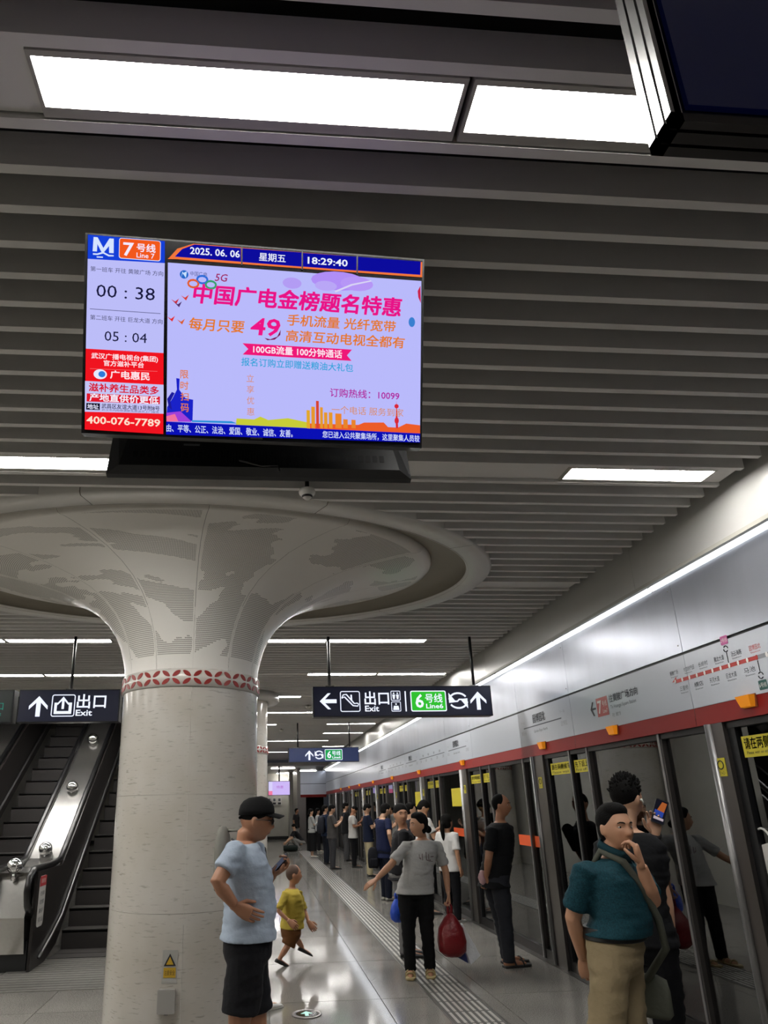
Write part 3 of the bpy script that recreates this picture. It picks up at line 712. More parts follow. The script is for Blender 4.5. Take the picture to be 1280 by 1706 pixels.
for y in (8.12, 9.2, 10.2, 11.2, 12.2):
    z = hz(y) + .035
    b = MB().ball((-2.71, y, z), .085, seg=24, rg=16).build('ball', M_chrome, mid, True)
    MB().tube([(-2.71, y, z - .15), (-2.71, y, z - .06)], [.03, .022], 12).build('stem', M_chrome, b, True)
stk = MB().prism(rrect(8.19, 8.42, .42, .95, .05), lambda u, v, w: (-2.44 + w, u, v), .003).build('notice', mat('notice white', 'b3b1ad', .4), mid)
MB().box(-2.437, -2.434, 8.195, 8.415, .84, .945).build('notice_header', mat('notice red', 'a2262c', .4), stk)
spl = lambda u, v, w: (-2.4335 + w, u, v)
for i, s in enumerate(('安全乘梯', '请勿攀爬', '握好扶手', '照顾儿童')):
    lettering(s, 8.23, 8.38, .74 - i * .09, .79 - i * .09, spl, M_ink, stk)
lettering('乘梯须知', 8.23, 8.38, .87, .92, spl, M_white, stk)
lb = thing('escalator_balustrade', 'dark balustrade on the left edge of the left escalator', 'balustrade', (-4.0, 8.6, 0))
side(-3.95, lb); skirt(-3.9, lb); rail(-3.99, lb); side(-4.6, lb)
dk = MB()
for x in (-4.57, -4.03): dk.v += [(x, y, hz(y) - .035) for y in ys]
dk.f = [(i, i + len(ys), i + len(ys) + 1, i + 1) for i in range(len(ys) - 1)]
dk.build('deck_plate', M_deck, lb)
rb = thing('escalator_balustrade', 'dark balustrade on the right edge of the right escalator behind the column', 'balustrade', (-1.4, 8.6, 0))
side(-1.46, rb); rail(-1.42, rb); side(-1.28, rb)

# ------------------------------------------------------------------ hanging signs
M_navy = mat('navy sign face', '0c1330', .35, emit=.25)
M_signbody = mat('sign body', '14151b', .4, .3)
G_white = glow('sign white', (232, 238, 255), 1.15)
G_green = glow('sign green', (52, 196, 52), .95)
def frame_poly(mb, outer, inner, place, d):
    n = len(outer)
    for w in (0, d): mb.v += [place(u, v, w) for u, v in outer] + [place(u, v, w) for u, v in inner]
    for i in range(n):
        j = (i + 1) % n
        mb.f += [(2 * n + i, 2 * n + j, 3 * n + j, 3 * n + i), (i, j, 2 * n + j, 2 * n + i), (n + i, 3 * n + i, 3 * n + j, n + j)]
    return mb
def arrow_poly(u0, u1, v0, v1, d='up'):
    P = [(.5, 1), (1, .52), (1, .34), (.62, .68), (.62, 0), (.38, 0), (.38, .68), (0, .34), (0, .52)]
    if d == 'left': P = [(1 - y, x) for x, y in P]
    return [(u0 + x * (u1 - u0), v0 + y * (v1 - v0)) for x, y in P]
def hang_sign(label, x0, x1, y, z0, z1, poles, face=None, group=None):
    t = thing('hanging_sign', label, 'sign', ((x0 + x1) / 2, y, z0), group=group)
    MB().box(x0, x1, y, y + .14, z0, z1).build('case', M_signbody, t)
    MB().box(x0 + .012, x1 - .012, y - .004, y, z0 + .01, z1 - .01).build('face', face or M_navy, t)
    for px in poles:
        MB().tube([(px, y + .07, z1), (px, y + .07, CZ + .05)], .018, 10).build('pole', M_blk, t, True)
        MB().box(px - .05, px + .05, y + .03, y + .11, z1, z1 + .015).build('bracket', M_steel, t)
    return t
SY = 7.72
s1 = hang_sign('dark hanging sign with left arrow, exit icons and green line 6 badge', .64, 2.80, SY, 2.64, 3.0, (.847, 2.62))
P1 = lambda u, v, w: (.64 + (u - 297) * .00251, SY - .005 - w, 3.0 - (v - 175) * .00248)
def sx(name, poly, m=None, d=.002, t=s1, P=P1): return MB().prism(poly, P, d).build(name, m or G_white, t)
flip = lambda pl, s: [(u, 2 * s - v) for u, v in pl]
def arr(u0, u1, v0, v1, d): return [(u, v0 + v1 - v) for u, v in arrow_poly(u0, u1, v0, v1, d)]
sx('left_arrow', arr(328, 408, 208, 284, 'left'))
def fr(name, u0, u1, v0, v1, r, th, t=s1, P=P1, m=None): return frame_poly(MB(), rrect(u0, u1, v0, v1, r), rrect(u0 + th, u1 - th, v0 + th, v1 - th, max(1, r - th)), P, .002).build(name, m or G_white, t)
fr('icon_frame', 425, 520, 198, 297, 10, 4)
MB().tube([P1(u, v, .003) for u, v in ((433, 232), (446, 226), (486, 268), (508, 270), (512, 260), (505, 256), (492, 258), (455, 214), (440, 216), (433, 232))], .0075, 6).build('escalator_icon', G_white, s1)
MB().tube([P1(u, v, .003) for u, v in ((478, 216), (479, 244))], .0095, 6).build('person_icon', G_white, s1)
lettering('出口', 542, 658, 264, 201, P1, G_white, s1, .03); lettering('Exit', 542, 609, 296, 268, P1, G_white, s1, .02)
for v0 in (198, 250):
    fr('icon_frame', 668, 714, v0, v0 + 47, 5, 3)
    for k in ((-9, 9) if v0 < 220 else (0,)):
        MB().ball(P1(691 + k, v0 + 12, .002), .010, .003, .010, 10, 6).build('figure_head', G_white, s1)
        sx('figure_body', [(691 + k - 7, v0 + 18), (691 + k + 7, v0 + 18), (691 + k + 4, v0 + 40), (691 + k - 4, v0 + 40)] if v0 < 220 else [(676, v0 + 40), (680, v0 + 20), (702, v0 + 20), (706, v0 + 40)])
sx('divider', [(735, 200), (741, 200), (741, 297), (735, 297)])
def badge6(t, P, u0, u1, v0, v1, gm, wm):
    k = (u1 - u0) / 173
    MB().prism(rrect(u0, u1, v0, v1, 9 * k), P, .001).build('line_badge', wm, t)
    P_ = lambda u, v, w: P(u, v, w + .0015)
    MB().prism(rrect(u0 + 5 * k, u1 - 5 * k, v0 + 5 * k, v1 - 5 * k, 6 * k), P_, .001).build('badge_fill', gm, t)
    P2_ = lambda u, v, w: P(u, v, w + .0035); U = lambda c: u0 + (c - 762) * k; V = lambda c: v0 + (c - 198) * (v1 - v0) / 100
    lettering('6', U(785), U(825), V(281), V(214), P2_, wm, t, .02); lettering('号线', U(833), U(916), V(256), V(213), P2_, wm, t, .02); lettering('Line6', U(835), U(918), V(284), V(261), P2_, wm, t, .02)
badge6(s1, P1, 762, 935, 198, 298, G_green, G_white)
def transfer(t, P, uc, vc, ru, rv, th, m):
    for r0 in (0, PI):
        pts = [P(uc + ru * math.cos(a + r0), vc + rv * math.sin(a + r0), .003) for a in (PI + .15 + .27 * k for k in range(10))]
        MB().tube(pts, th, 6).build('transfer_arc', m, t)
        e = (uc - ru * .98 * math.cos(r0), vc - rv * .25 * math.cos(r0)); s = math.cos(r0)
        MB().prism([(e[0] - s * 2, e[1] - s * rv * .8), (e[0] - s * 2, e[1] + s * rv * .55), (e[0] + s * ru * .75, e[1] + s * rv * .45)][::1 if s > 0 else -1], P, .003).build('transfer_head', m, t)
    MB().tube([P(uc - ru * .45, vc + rv * .1, .003), P(uc - ru * .1, vc + rv * .1, .003), P(uc + ru * .1, vc - rv * .15, .003), P(uc + ru * .45, vc - rv * .15, .003)], th * .9, 6).build('transfer_bar', m, t)
transfer(s1, P1, 993, 247, 44, 36, .011, G_white)
sx('up_arrow', arr(1052, 1130, 204, 292, 'up'))

s2 = hang_sign('navy hanging exit sign with up arrow over the escalators', -2.735, -1.60, SY, 2.61, 2.98, (-2.18,))
P2 = lambda u, v, w: (-2.735 + (u - 208) * .001177, SY - .005 - w, 2.98 - (v - 112) * .0012)
sx('up_arrow', arr(313, 490, 174, 368, 'up'), t=s2, P=P2)
fr('icon_frame', 525, 748, 160, 370, 22, 9, s2, P2)
sx('icon_arrow', arr(585, 682, 180, 298, 'up'), t=s2, P=P2)
sx('icon_tray', [(552, 238), (586, 238), (586, 258), (577, 258), (577, 318), (690, 318), (690, 258), (681, 258), (681, 238), (718, 238), (718, 345), (552, 345)], t=s2, P=P2)
lettering('出口', 766, 1040, 292, 160, P2, G_white, s2, .03); lettering('Exit', 760, 916, 364, 306, P2, G_white, s2, .02)
s3 = hang_sign('dark hanging sign with dim green exit lettering at the left edge', -4.4, -2.79, SY, 2.61, 2.98, (-3.6,), mat('dark green face', '0c1a18', .35, emit=.2))
G_teal = glow('dim green', (60, 160, 140), .7)
P3 = lambda u, v, w: (-2.79 - (165 - u) * .001177, SY - .005 - w, 2.98 - (v - 112) * .0012)
lettering('安全出口', -240, 76, 304, 228, P3, G_teal, s3, .01); lettering('Exit', -22, 66, 358, 324, P3, G_teal, s3)

s4 = hang_sign('smaller blue hanging sign further along with line 6 badge', .73, 2.45, 16.3, 2.66, 3.0, (.96, 2.24), mat('blue sign face', '16264f', .4, emit=.5))
P4 = lambda u, v, w: (.73 + (u - 338) * .00266, 16.295 - w, 3.0 - (v - 1246) * .00262)
sx('up_arrow', arr(490, 565, 1270, 1358, 'up'), t=s4, P=P4)
transfer(s4, P4, 617, 1312, 38, 34, .014, G_white)
badge6(s4, P4, 670, 832, 1262, 1360, glow('badge mint', (40, 170, 90), .9), G_white)

# big sign close above the viewer, seen from below
ns = thing('overhead_sign', 'dark blue sign panel with steel frame hanging close overhead at top right', 'sign', (1.2, .8, 2.75))
MB().box(.74, 2.2, .775, .785, 2.80, 3.28).build('face', mat('faint glow blue face', '0d1440', .25, emit=.12), ns)  # blue face carries a faint glow in its material
MB().box(.72, 2.2, .786, .835, 2.77, 3.28).build('case', M_signbody, ns)
for a, b in ((.772, .786), (.792, .812), (.818, .836)):
    MB().box(.70, .722, a, b, 2.755, 3.28).build('end_rail', mat('satin aluminium', 'b5b5b3', .22, .95), ns)
    MB().box(.70, 2.2, a, b, 2.755, 2.775).build('bottom_rail', mat('bronze aluminium', '3a3838', .35, .7), ns)
MB().box(.708, .72, .772, .836, 2.76, 3.28).build('end_plate', M_darksteel, ns)
for x in (1.0, 1.9): MB().tube([(x, .81, 3.28), (x, .81, 3.62)], .02, 10).build('pole', M_blk, ns, True)

# ------------------------------------------------------------------ small ceiling items
sd = thing('smoke_detector', 'round white smoke detector hanging below the blades near the screen', 'smoke detector', (.30, 3.76, 3.5))
MB().lathe([(.0, .075), (.05, .073), (.054, .06), (.05, .045), (.036, .038), (.034, .03), (.03, .02), (.012, .005), (0, .003)], (.30, 3.755, 3.49), 28).build('housing', M_white, sd, True)
MB().tube([(.30, 3.755, 3.56), (.30, 3.755, 3.66)], .014, 10).build('stem', M_darksteel, sd, True)
MB().lathe([(.0305, .02), (.0345, .031), (.0345, .033), (.030, .03)], (.30, 3.755, 3.488), 24).build('vent_ring', M_darksteel, sd)
for i, (x, y, w) in enumerate([(-.75, 9.2, 'behind the column, nearest'), (1.0, 13.3, 'in the middle'), (.6, 17.6, 'above the small blue sign'), (1.1, 20.0, 'farthest')]):
    s = thing('smoke_detector', f'tiny far smoke detector on the ceiling {w}', 'smoke detector', (x, y, 3.5), group='far smoke detectors')
    MB().lathe([(.0, .07), (.06, .07), (.055, .04), (.035, .02), (0, .0)], (x, y, 3.52), 16).build('housing', M_white, s, True)
    MB().tube([(x, y, 3.58), (x, y, 3.64)], .02, 8).build('stem', M_blk, s, True)

# ------------------------------------------------------------------ television screens
TVW, TVH, TILT, TYAW = 1.13, .652, math.radians(17.0), math.radians(2.3)
TB = at(427.5, 734.5, 1.93)
TU = Vector((math.cos(TYAW), math.sin(TYAW), 0)); TV_ = Vector((math.sin(TILT) * math.sin(TYAW), -math.sin(TILT) * math.cos(TYAW), math.cos(TILT))); TN = TU.cross(TV_)
TP = lambda u, v, w: tuple(TB + TU * u + TV_ * v + TN * w)
tv = thing('television', 'large tilted black screen showing train times and an advert', 'television', tuple(TB))
M_bezel = mat('black bezel', '08090a', .3)
MB().prism([(-TVW / 2, 0), (TVW / 2, 0), (TVW / 2, TVH), (-TVW / 2, TVH)], TP, -.045).build('case', M_bezel, tv)
MB().prism([(-TVW / 2 + .18, .06), (TVW / 2 - .18, .06), (TVW / 2 - .18, TVH - .1), (-TVW / 2 + .18, TVH - .1)], lambda u, v, w: TP(u, v, w - .045), -.03).build('back_cover', M_bezel, tv)
scr = MB().prism([(-TVW / 2 + .007, .017), (TVW / 2 - .007, .017), (TVW / 2 - .007, TVH - .006), (-TVW / 2 + .007, TVH - .006)], TP, .001).build('screen', mat('screen black', '050507', .2), tv)
MB().prism([(-.02, .006), (.02, .006), (.02, .011), (-.02, .011)], TP, .002).build('maker_badge', M_steel, tv)
def homog(src, dst):
    A = []; b = []
    for (x, y), (u, v) in zip(src, dst):
        A += [[x, y, 1, 0, 0, 0, -u * x, -u * y], [0, 0, 0, x, y, 1, -v * x, -v * y]]; b += [u, v]
    h = np.linalg.solve(np.array(A, float), np.array(b, float)); return np.append(h, 1).reshape(3, 3)
HM = homog([(50, 35), (1252, 128), (1235, 785), (28, 728)], [(-TVW / 2, TVH), (TVW / 2, TVH), (TVW / 2, 0), (-TVW / 2, 0)])
def S(x, y): q = HM @ np.array([x, y, 1.0]); return q[0] / q[2], q[1] / q[2]
LAY = [0]
def tpoly(name, pts, col, s=1.0, lay=.002, parent=None):
    pl = lambda u, v, w: TP(u, v, w + lay)
    return MB().prism([S(*p) for p in pts], pl, .0004).build(name, glow('screen ' + col, col, s) if isinstance(col, str) else col, parent or scr)
def ttext(s, x0, y0, x1, y1, h, col, bold=.02, lay=.0045, shear=0., st=1.0):   # left and right ends of the mid line, height, in picture units
    (u0, v0), (u1, v1) = S(x0, y0), S(x1, y1); hh = h * TVH / 675; vm = (v0 + v1) / 2
    return lettering(s, u0, u1, vm - hh / 2, vm + hh / 2, lambda u, v, w: TP(u, v, w + lay), glow('screen ' + col, col, st), scr, bold, shear=shear)
LAV = 'b9bafb'
tpoly('header_left', [(60, 43), (331, 66), (330, 142), (58, 127)], '1440d8')
tpoly('times_panel', [(58, 127), (330, 142), (322, 453), (48, 437)], 'bcbdf8')
tpoly('red_panel', [(48, 437), (322, 453), (318, 733), (41, 716)], 'f01420')
tpoly('white_panel', [(44, 549), (321, 563), (320, 663), (42, 655)], 'c4c4f4', lay=.003)
# metro emblem: an M with cut strokes below
tpoly('emblem', [(76, 101), (80, 52), (94, 53), (114, 90), (136, 57), (151, 58), (150, 108), (134, 107), (134, 83), (116, 104), (107, 104), (93, 76), (91, 102)], 'd6e4ff', lay=.003)
tpoly('emblem_bar', [(77, 108), (92, 109), (113, 103), (134, 114), (150, 115), (150, 119), (132, 119), (113, 109), (93, 114), (77, 113)], 'd6e4ff', lay=.003)
tpoly('emblem_bar', [(90, 119), (112, 120), (112, 124), (90, 123)], 'd6e4ff', lay=.003)
q = [S(x, y) for x, y in ((170, 58), (317, 66), (315, 139), (168, 129))]
uu = [p[0] for p in q]; vv = [p[1] for p in q]
MB().prism(rrect(min(uu), max(uu), min(vv) + .003, max(vv), .008), lambda u, v, w: TP(u, v, w + .003), .0004).build('line_badge', glow('screen d6e4ff', 'd6e4ff'), scr)
MB().prism(rrect(min(uu) + .002, max(uu) - .002, min(vv) + .005, max(vv) - .002, .007), lambda u, v, w: TP(u, v, w + .0036), .0004).build('badge_fill', glow('screen f2581c', 'f2581c'), scr)
ttext('7', 184, 94, 222, 97, 46, 'f4ecff', .03); ttext('号线', 232, 89, 298, 93, 28, 'f4ecff', .03); ttext('Line 7', 231, 115, 294, 120, 17, 'f4ecff', .01)
ttext('第一班车 开往 黄陂广场 方向', 68, 164, 324, 178, 17, '3a3b5c', .01); ttext('00 : 38', 88, 240, 294, 249, 42, '15163a', .0)
tpoly('rule_line', [(64, 299), (313, 316), (313, 318), (64, 301)], '5a5b86', lay=.003)
ttext('第二班车 开往 巨龙大道 方向', 65, 330, 320, 345, 17, '3a3b5c', .01); ttext('05 : 04', 115, 394, 264, 403, 33, '15163a', .0)
ttext('武汉广播电视台(集团)', 68, 463, 302, 477, 22, 'ffe9ef', .03); ttext('官方滋补平台', 111, 488, 252, 495, 19, 'ffe9ef', .03)
tpoly('rule_line', [(62, 506), (300, 516), (300, 517), (62, 507)], 'f87a80', lay=.003)
for c, dx in (('e6eaff', 0), ('2f7ad8', 6)):
    uc, vc = S(98 + dx, 526); MB().prism([(uc + (.021 if dx == 0 else .011) * math.cos(a), vc + (.016 if dx == 0 else .01) * math.sin(a)) for a in (2 * PI * k / 20 for k in range(20))], lambda u, v, w: TP(u, v, w + (.003 if dx == 0 else .0036)), .0003).build('logo', glow('screen ' + c, c), scr)
ttext('广电惠民', 134, 528, 272, 534, 27, 'ffe9ef', .04)
ttext('滋补养生品类多', 58, 573, 304, 581, 28, 'd81030', .04)
tpoly('red_strip', [(50, 592), (308, 604), (307, 630), (49, 620)], 'e0162c', lay=.0036); ttext('产地直供价更低', 60, 606, 302, 617, 25, 'f4f0ff', .04)
tpoly('address_box', [(48, 625), (96, 627), (95, 650), (47, 648)], '14142a', lay=.0036); ttext('地址', 52, 637, 91, 639, 16, 'e6e6ff', .03)
ttext('武昌区友谊大道13号附8号', 102, 636, 306, 645, 16, '2a2a50', .02); ttext('武汉市内购物满额免费送货上门服务', 102, 650, 304, 657, 8, '54547c', .0)
ttext('400-076-7789', 48, 687, 308, 692, 26, 'ffe0cc', .04)
# main picture
tpoly('advert', [(341, 140), (1240, 205), (1229, 735), (330, 690)], LAV)
tpoly('clock_bar', [(341, 128), (375, 92), (432, 75), (1244, 139), (1243, 192), (341, 126)], 'f0763c', lay=.002)
tpoly('clock_bar_fill', [(366, 120), (392, 94), (436, 78), (600, 91), (600, 138)], '0c0c9c', lay=.003)
tpoly('clock_bar_fill', [(606, 91), (815, 106), (814, 155), (605, 139)], '0c0c9c', lay=.003)
tpoly('clock_bar_fill', [(819, 107), (1010, 121), (1009, 169), (818, 155)], '0c0c9c', lay=.003)
tpoly('clock_bar_fill', [(1015, 121), (1238, 138), (1236, 184), (1014, 169)], '0c0c9c', lay=.003)
for x in (603, 817, 1012): tpoly('bar_gap', [(x - 2, 85 + (x - 603) * .075), (x + 3, 85 + (x - 603) * .075), (x + 2, 150 + (x - 603) * .075), (x - 3, 150 + (x - 603) * .075)], M_bezel, lay=.0036)
ttext('2025. 06. 06', 420, 100, 596, 112, 25, 'e8ecff', .02); ttext('星期五', 664, 122, 758, 127, 28, 'e8ecff', .02); ttext('18:29:40', 836, 135, 978, 143, 25, 'e8ecff', .02)
def blob(name, x, y, rx, ry, col, lay=.0028, n=18):
    uc, vc = S(x, y); k = TVW / 1205
    MB().prism([(uc + rx * k * math.cos(a), vc + ry * k * math.sin(a)) for a in (2 * PI * i / n for i in range(n))], lambda u, v, w: TP(u, v, w + lay), .0003).build(name, glow('screen ' + col, col), scr)
blob('cloud', 945, 205, 100, 34, 'b08ef6'); blob('cloud', 1010, 215, 60, 26, 'b696f6', .0031); blob('cloud', 780, 212, 34, 20, 'b39cf4'); blob('cloud', 900, 222, 40, 18, 'b9a6f6', .0034)
tpoly('rainbow_arc', [(930, 240), (990, 216), (1060, 203), (1062, 207), (994, 221), (934, 245)], 'd8d4f4', lay=.0036)
blob('logo', 398, 182, 15, 15, '2468c8', .0036); tpoly('logo_mark', [(388, 192), (392, 172), (405, 190), (408, 172), (404, 194), (393, 178)], 'c8e0ff', lay=.0042)
ttext('中国广电', 420, 178, 480, 184, 16, '3a4c8c', .01); ttext('5G', 506, 192, 548, 195, 26, 'a02060', .01, shear=.2)
for x, y, c in ((430, 214, 'e2602c'), (462, 200, '2c6cd8'), (492, 218, '3aa070')):
    uc, vc = S(x, y); k = TVW / 1205
    MB().tube([TP(uc + 18 * k * math.cos(a), vc + 13 * k * math.sin(a), .0035) for a in (2 * PI * i / 12 for i in range(13))], .0035, 5).build('petal_loop', glow('screen ' + c, c), scr)
ttext('中国广电金榜题名特惠', 428, 254, 1162, 291, 66, 'e81488', .05, shear=.12)
ttext('每月只要', 412, 354, 606, 362, 42, 'e27a2c', .03, shear=.1); ttext('49', 628, 362, 732, 368, 62, 'ee1486', .05, shear=.12)
tpoly('digit_shadow', [(680, 402), (700, 407), (725, 398), (738, 374), (736, 392), (716, 408), (690, 410)], '7a1050', lay=.0036)
ttext('手机流量 光纤宽带', 760, 342, 1144, 362, 40, 'e27a2c', .03, shear=.08); ttext('高清互动电视全都有', 755, 396, 1175, 418, 40, 'e27a2c', .03, shear=.08)
tpoly('ribbon', [(602, 420), (990, 443), (972, 463), (988, 482), (602, 459), (622, 440)], 'ee1878', lay=.003)
ttext('100GB流量 100分钟通话', 640, 442, 954, 458, 28, 'ffe6f4', .03); ttext('报名订购立即赠送粮油大礼包', 597, 486, 993, 505, 28, '2ea4dc', .02)
for i, ch in enumerate('限时扫码'): ttext(ch, 381, 527 + i * 38.5, 409, 528 + i * 38.5, 28, 'e2793a', .02)
for i, ch in enumerate('立享优惠'): ttext(ch, 615, 541 + i * 38.5, 641, 542 + i * 38.5, 26, 'd98a5a', .01)
ttext('订购热线：10099', 910, 592, 1156, 604, 30, 'b01ca0', .02); ttext('一个电话 服务到家', 915, 652, 1170, 662, 28, 'd98a4a', .0)
tpoly('leaping_figure', [(330, 672), (333, 640), (352, 610), (368, 580), (366, 540), (378, 542), (376, 580), (398, 610), (425, 615), (422, 688), (330, 690)], '1a22c8', lay=.0028)
tpoly('figure_arm', [(333, 612), (350, 588), (360, 592), (345, 620), (350, 650), (338, 640)], '1c1c9c', lay=.003)
tpoly('colour_facet', [(330, 660), (380, 655), (420, 692), (330, 690)], 'a040d8', lay=.0032); tpoly('colour_facet', [(330, 672), (360, 664), (372, 690), (330, 690)], 'f070a0', lay=.0035)
tpoly('colour_facet', [(420, 686), (560, 690), (580, 698), (420, 692)], '2890d8', lay=.0035)
sky = [(575, 700), (580, 680), (640, 682), (660, 672), (680, 684), (720, 678), (800, 690), (806, 680), (812, 692), (824, 690), (826, 655), (834, 648), (840, 656), (841, 700)]
tpoly('skyline', [(575, 700), (578, 680), (640, 684), (662, 674), (690, 686), (760, 680), (826, 694), (826, 714), (575, 702)], 'c8cc38', lay=.003)
for x0, x1, y0, c in ((826, 838, 652, 'e2a82c'), (843, 856, 640, 'e6982c'), (860, 870, 620, 'd84430'), (874, 884, 642, 'e69a2c'), (888, 900, 660, 'e6982c'), (905, 918, 660, 'e6982c'), (928, 950, 664, 'ea862c'), (956, 972, 684, 'e8842c'), (985, 1000, 686, 'e8842c')):
    tpoly('skyline_tower', [(x0, y0), (x1, y0 + 1), (x1, 716), (x0, 715)], c, lay=.0032)
tpoly('skyline', [(826, 698), (1010, 704), (1030, 696), (1100, 696), (1115, 712), (1150, 714), (1180, 700), (1229, 706), (1229, 735), (826, 715)], 'ec5c28', lay=.003)
tpoly('skyline_mast', [(1143, 716), (1142, 690), (1146, 620), (1150, 690), (1151, 716)], 'd82838', lay=.0036); blob('skyline_mast_ball', 1146, 690, 8, 12, 'd82838', .0036); blob('skyline_mast_ball', 1146, 640, 8, 8, 'd82838', .0036)
tpoly('balloon', [(1236, 222), (1226, 240), (1228, 262), (1237, 282)], 'c8244c', lay=.003); blob('balloon', 1204, 348, 12, 18, '3a80d0', .003)
for x, y, c in ((365, 275, 'c83040'), (400, 262, 'd84030'), (350, 335, 'e03030'), (385, 345, 'd86030'), (375, 285, '50306a')):
    tpoly('bird', [(x - 14, y - 8), (x, y), (x + 14, y - 10), (x + 4, y + 10)], c, lay=.003)
tpoly('ticker', [(329, 690), (1229, 734), (1228, 766), (328, 735)], '0a10b4', lay=.003)
ttext('由、平等、公正、法治、爱国、敬业、诚信、友善。', 330, 714, 776, 732, 26, 'd4deff', .015); ttext('您已进入公共聚集场所，这里聚集人员较', 882, 738, 1226, 752, 24, 'd4deff', .015)
# the second screen, back to back, seen from behind
TB2 = at(435.5, 794, 2.19)
TV2 = Vector((0, math.sin(TILT), math.cos(TILT))); TN2 = Vector((1, 0, 0)).cross(TV2)
TQ = lambda u, v, w: tuple(TB2 + Vector((1, 0, 0)) * u + TV2 * v + TN2 * w)
tv2 = thing('television', 'black rear of a second screen hanging back to back behind the first', 'television', tuple(TB2))
M_back = mat('screen back plastic', '0e0f11', .45)
MB().prism([(-TVW / 2, 0), (TVW / 2, 0), (TVW / 2, TVH), (-TVW / 2, TVH)], TQ, -.02).build('case', M_back, tv2)
MB().loft([[TQ(-TVW / 2, 0, 0), TQ(TVW / 2, 0, 0), TQ(TVW / 2, .4, 0), TQ(-TVW / 2, .4, 0)], [TQ(-TVW / 2 + .05, .012, .035), TQ(TVW / 2 - .05, .012, .035), TQ(TVW / 2 - .09, .36, .035), TQ(-TVW / 2 + .09, .36, .035)]]).build('back_cover', M_back, tv2)
M_slot = mat('vent slot', '030304', .8)
for c in (-.34, .34):
    for i in range(10): MB().prism(rrect(c - .13 + i * .026, c - .112 + i * .026, .05, .085, .003, 2), lambda u, v, w: TQ(u, v, w + .0352), .0006).build('vent_slot', M_slot, tv2)
for i in range(30): MB().prism([(-.16 + i * .011, .03), (-.155 + i * .011, .03), (-.155 + i * .011, .095), (-.16 + i * .011, .095)], lambda u, v, w: TQ(u, v, w + .0352), .0006).build('speaker_slot', M_slot, tv2)
MB().prism([(-.29, .118), (-.23, .118), (-.23, .128), (-.29, .128)], lambda u, v, w: TQ(u, v, w + .0352), .0006).build('rating_label', mat('label grey', '77797b', .6), tv2)
mt = thing('screen_mount', 'black ceiling mount and pole between the two back to back screens', 'mount', (0, 2.08, 3.2))
MB().tube([(-.02, 2.1, 3.05), (-.02, 2.1, 3.72)], .03, 12).build('pole', M_blk, mt, True)
MB().box(-.2, .16, 2.07, 2.13, 3.08, 3.16).build('crossbar', M_blk, mt)
for x in (-.18, .14):
    MB().tube([(x, 2.1, 3.12), TP(x, .3, -.07)], .015, 8).build('arm', M_blk, mt, True); MB().tube([(x, 2.1, 3.12), TQ(x, .3, .03)], .015, 8).build('arm', M_blk, mt, True)
MB().tube([TQ(-.08, .02, .06), TQ(0, -.015, .07), TQ(.06, .0, .06), TQ(.065, -.03, .06)], .004, 6).build('cable', M_blk, mt, True)

# far screen near the platform end
ft = thing('television', 'small bright lavender screen hanging near the far end wall', 'television', (.92, 30, 2.12))
MB().box(.43, 1.40, 30, 30.06, 2.11, 2.72).build('case', M_bezel, ft)
fs = MB().box(.45, 1.38, 29.99, 30, 2.13, 2.70).build('screen', glow('far lavender', 'cdb8f6', 1.0), ft)
MB().box(.45, .62, 29.985, 29.99, 2.13, 2.3).build('screen_patch', glow('far pink', 'ee7aa0', 1.0), fs)
MB().box(.45, .62, 29.985, 29.99, 2.3, 2.7).build('screen_patch', glow('far pale', 'd8d0fa', 1.0), fs)
lettering('特惠', .8, 1.1, 2.4, 2.52, lambda u, v, w: (u, 29.984, v), glow('far magenta', 'b060c8', 1.0), fs)
MB().tube([(.92, 30.03, 2.72), (.92, 30.03, 3.36)], .03, 8).build('pole', M_blk, ft, True)
# ------------------------------------------------------------------ people
SKIN = {'a': 'b98a6c', 'b': 'a8775a', 'c': 'c39a7e', 'd': '9a6b50'}
def cloth(name, col, rough=.85, b=(38, .35, .012), vary=(6, .08)): return mat('cloth ' + name, col, rough, bump=b, vary=vary, spec=.25)
def skin_mat(k): return mat('skin ' + k, SKIN[k], .5, bump=(90, .08, .004), vary=(14, .06))
M_hair = mat('black hair', '0b0a09', .75, bump=(160, .5, .006), spec=.12)
M_sole = mat('shoe sole', '2a2927', .7)
V = Vector
def ell_ring(c, rx, ry, R, F, n=24, sq=2.3):
    out = []
    for j in range(n):
        a = 2 * PI * j / n; ca, sa = math.cos(a), math.sin(a)
        k = (abs(ca) ** sq + abs(sa) ** sq) ** (-1 / sq)
        out.append(c + R * (ca * k * rx) + F * (sa * k * ry))
    return out
G = lambda x, s: math.exp(-(x / s) ** 2)
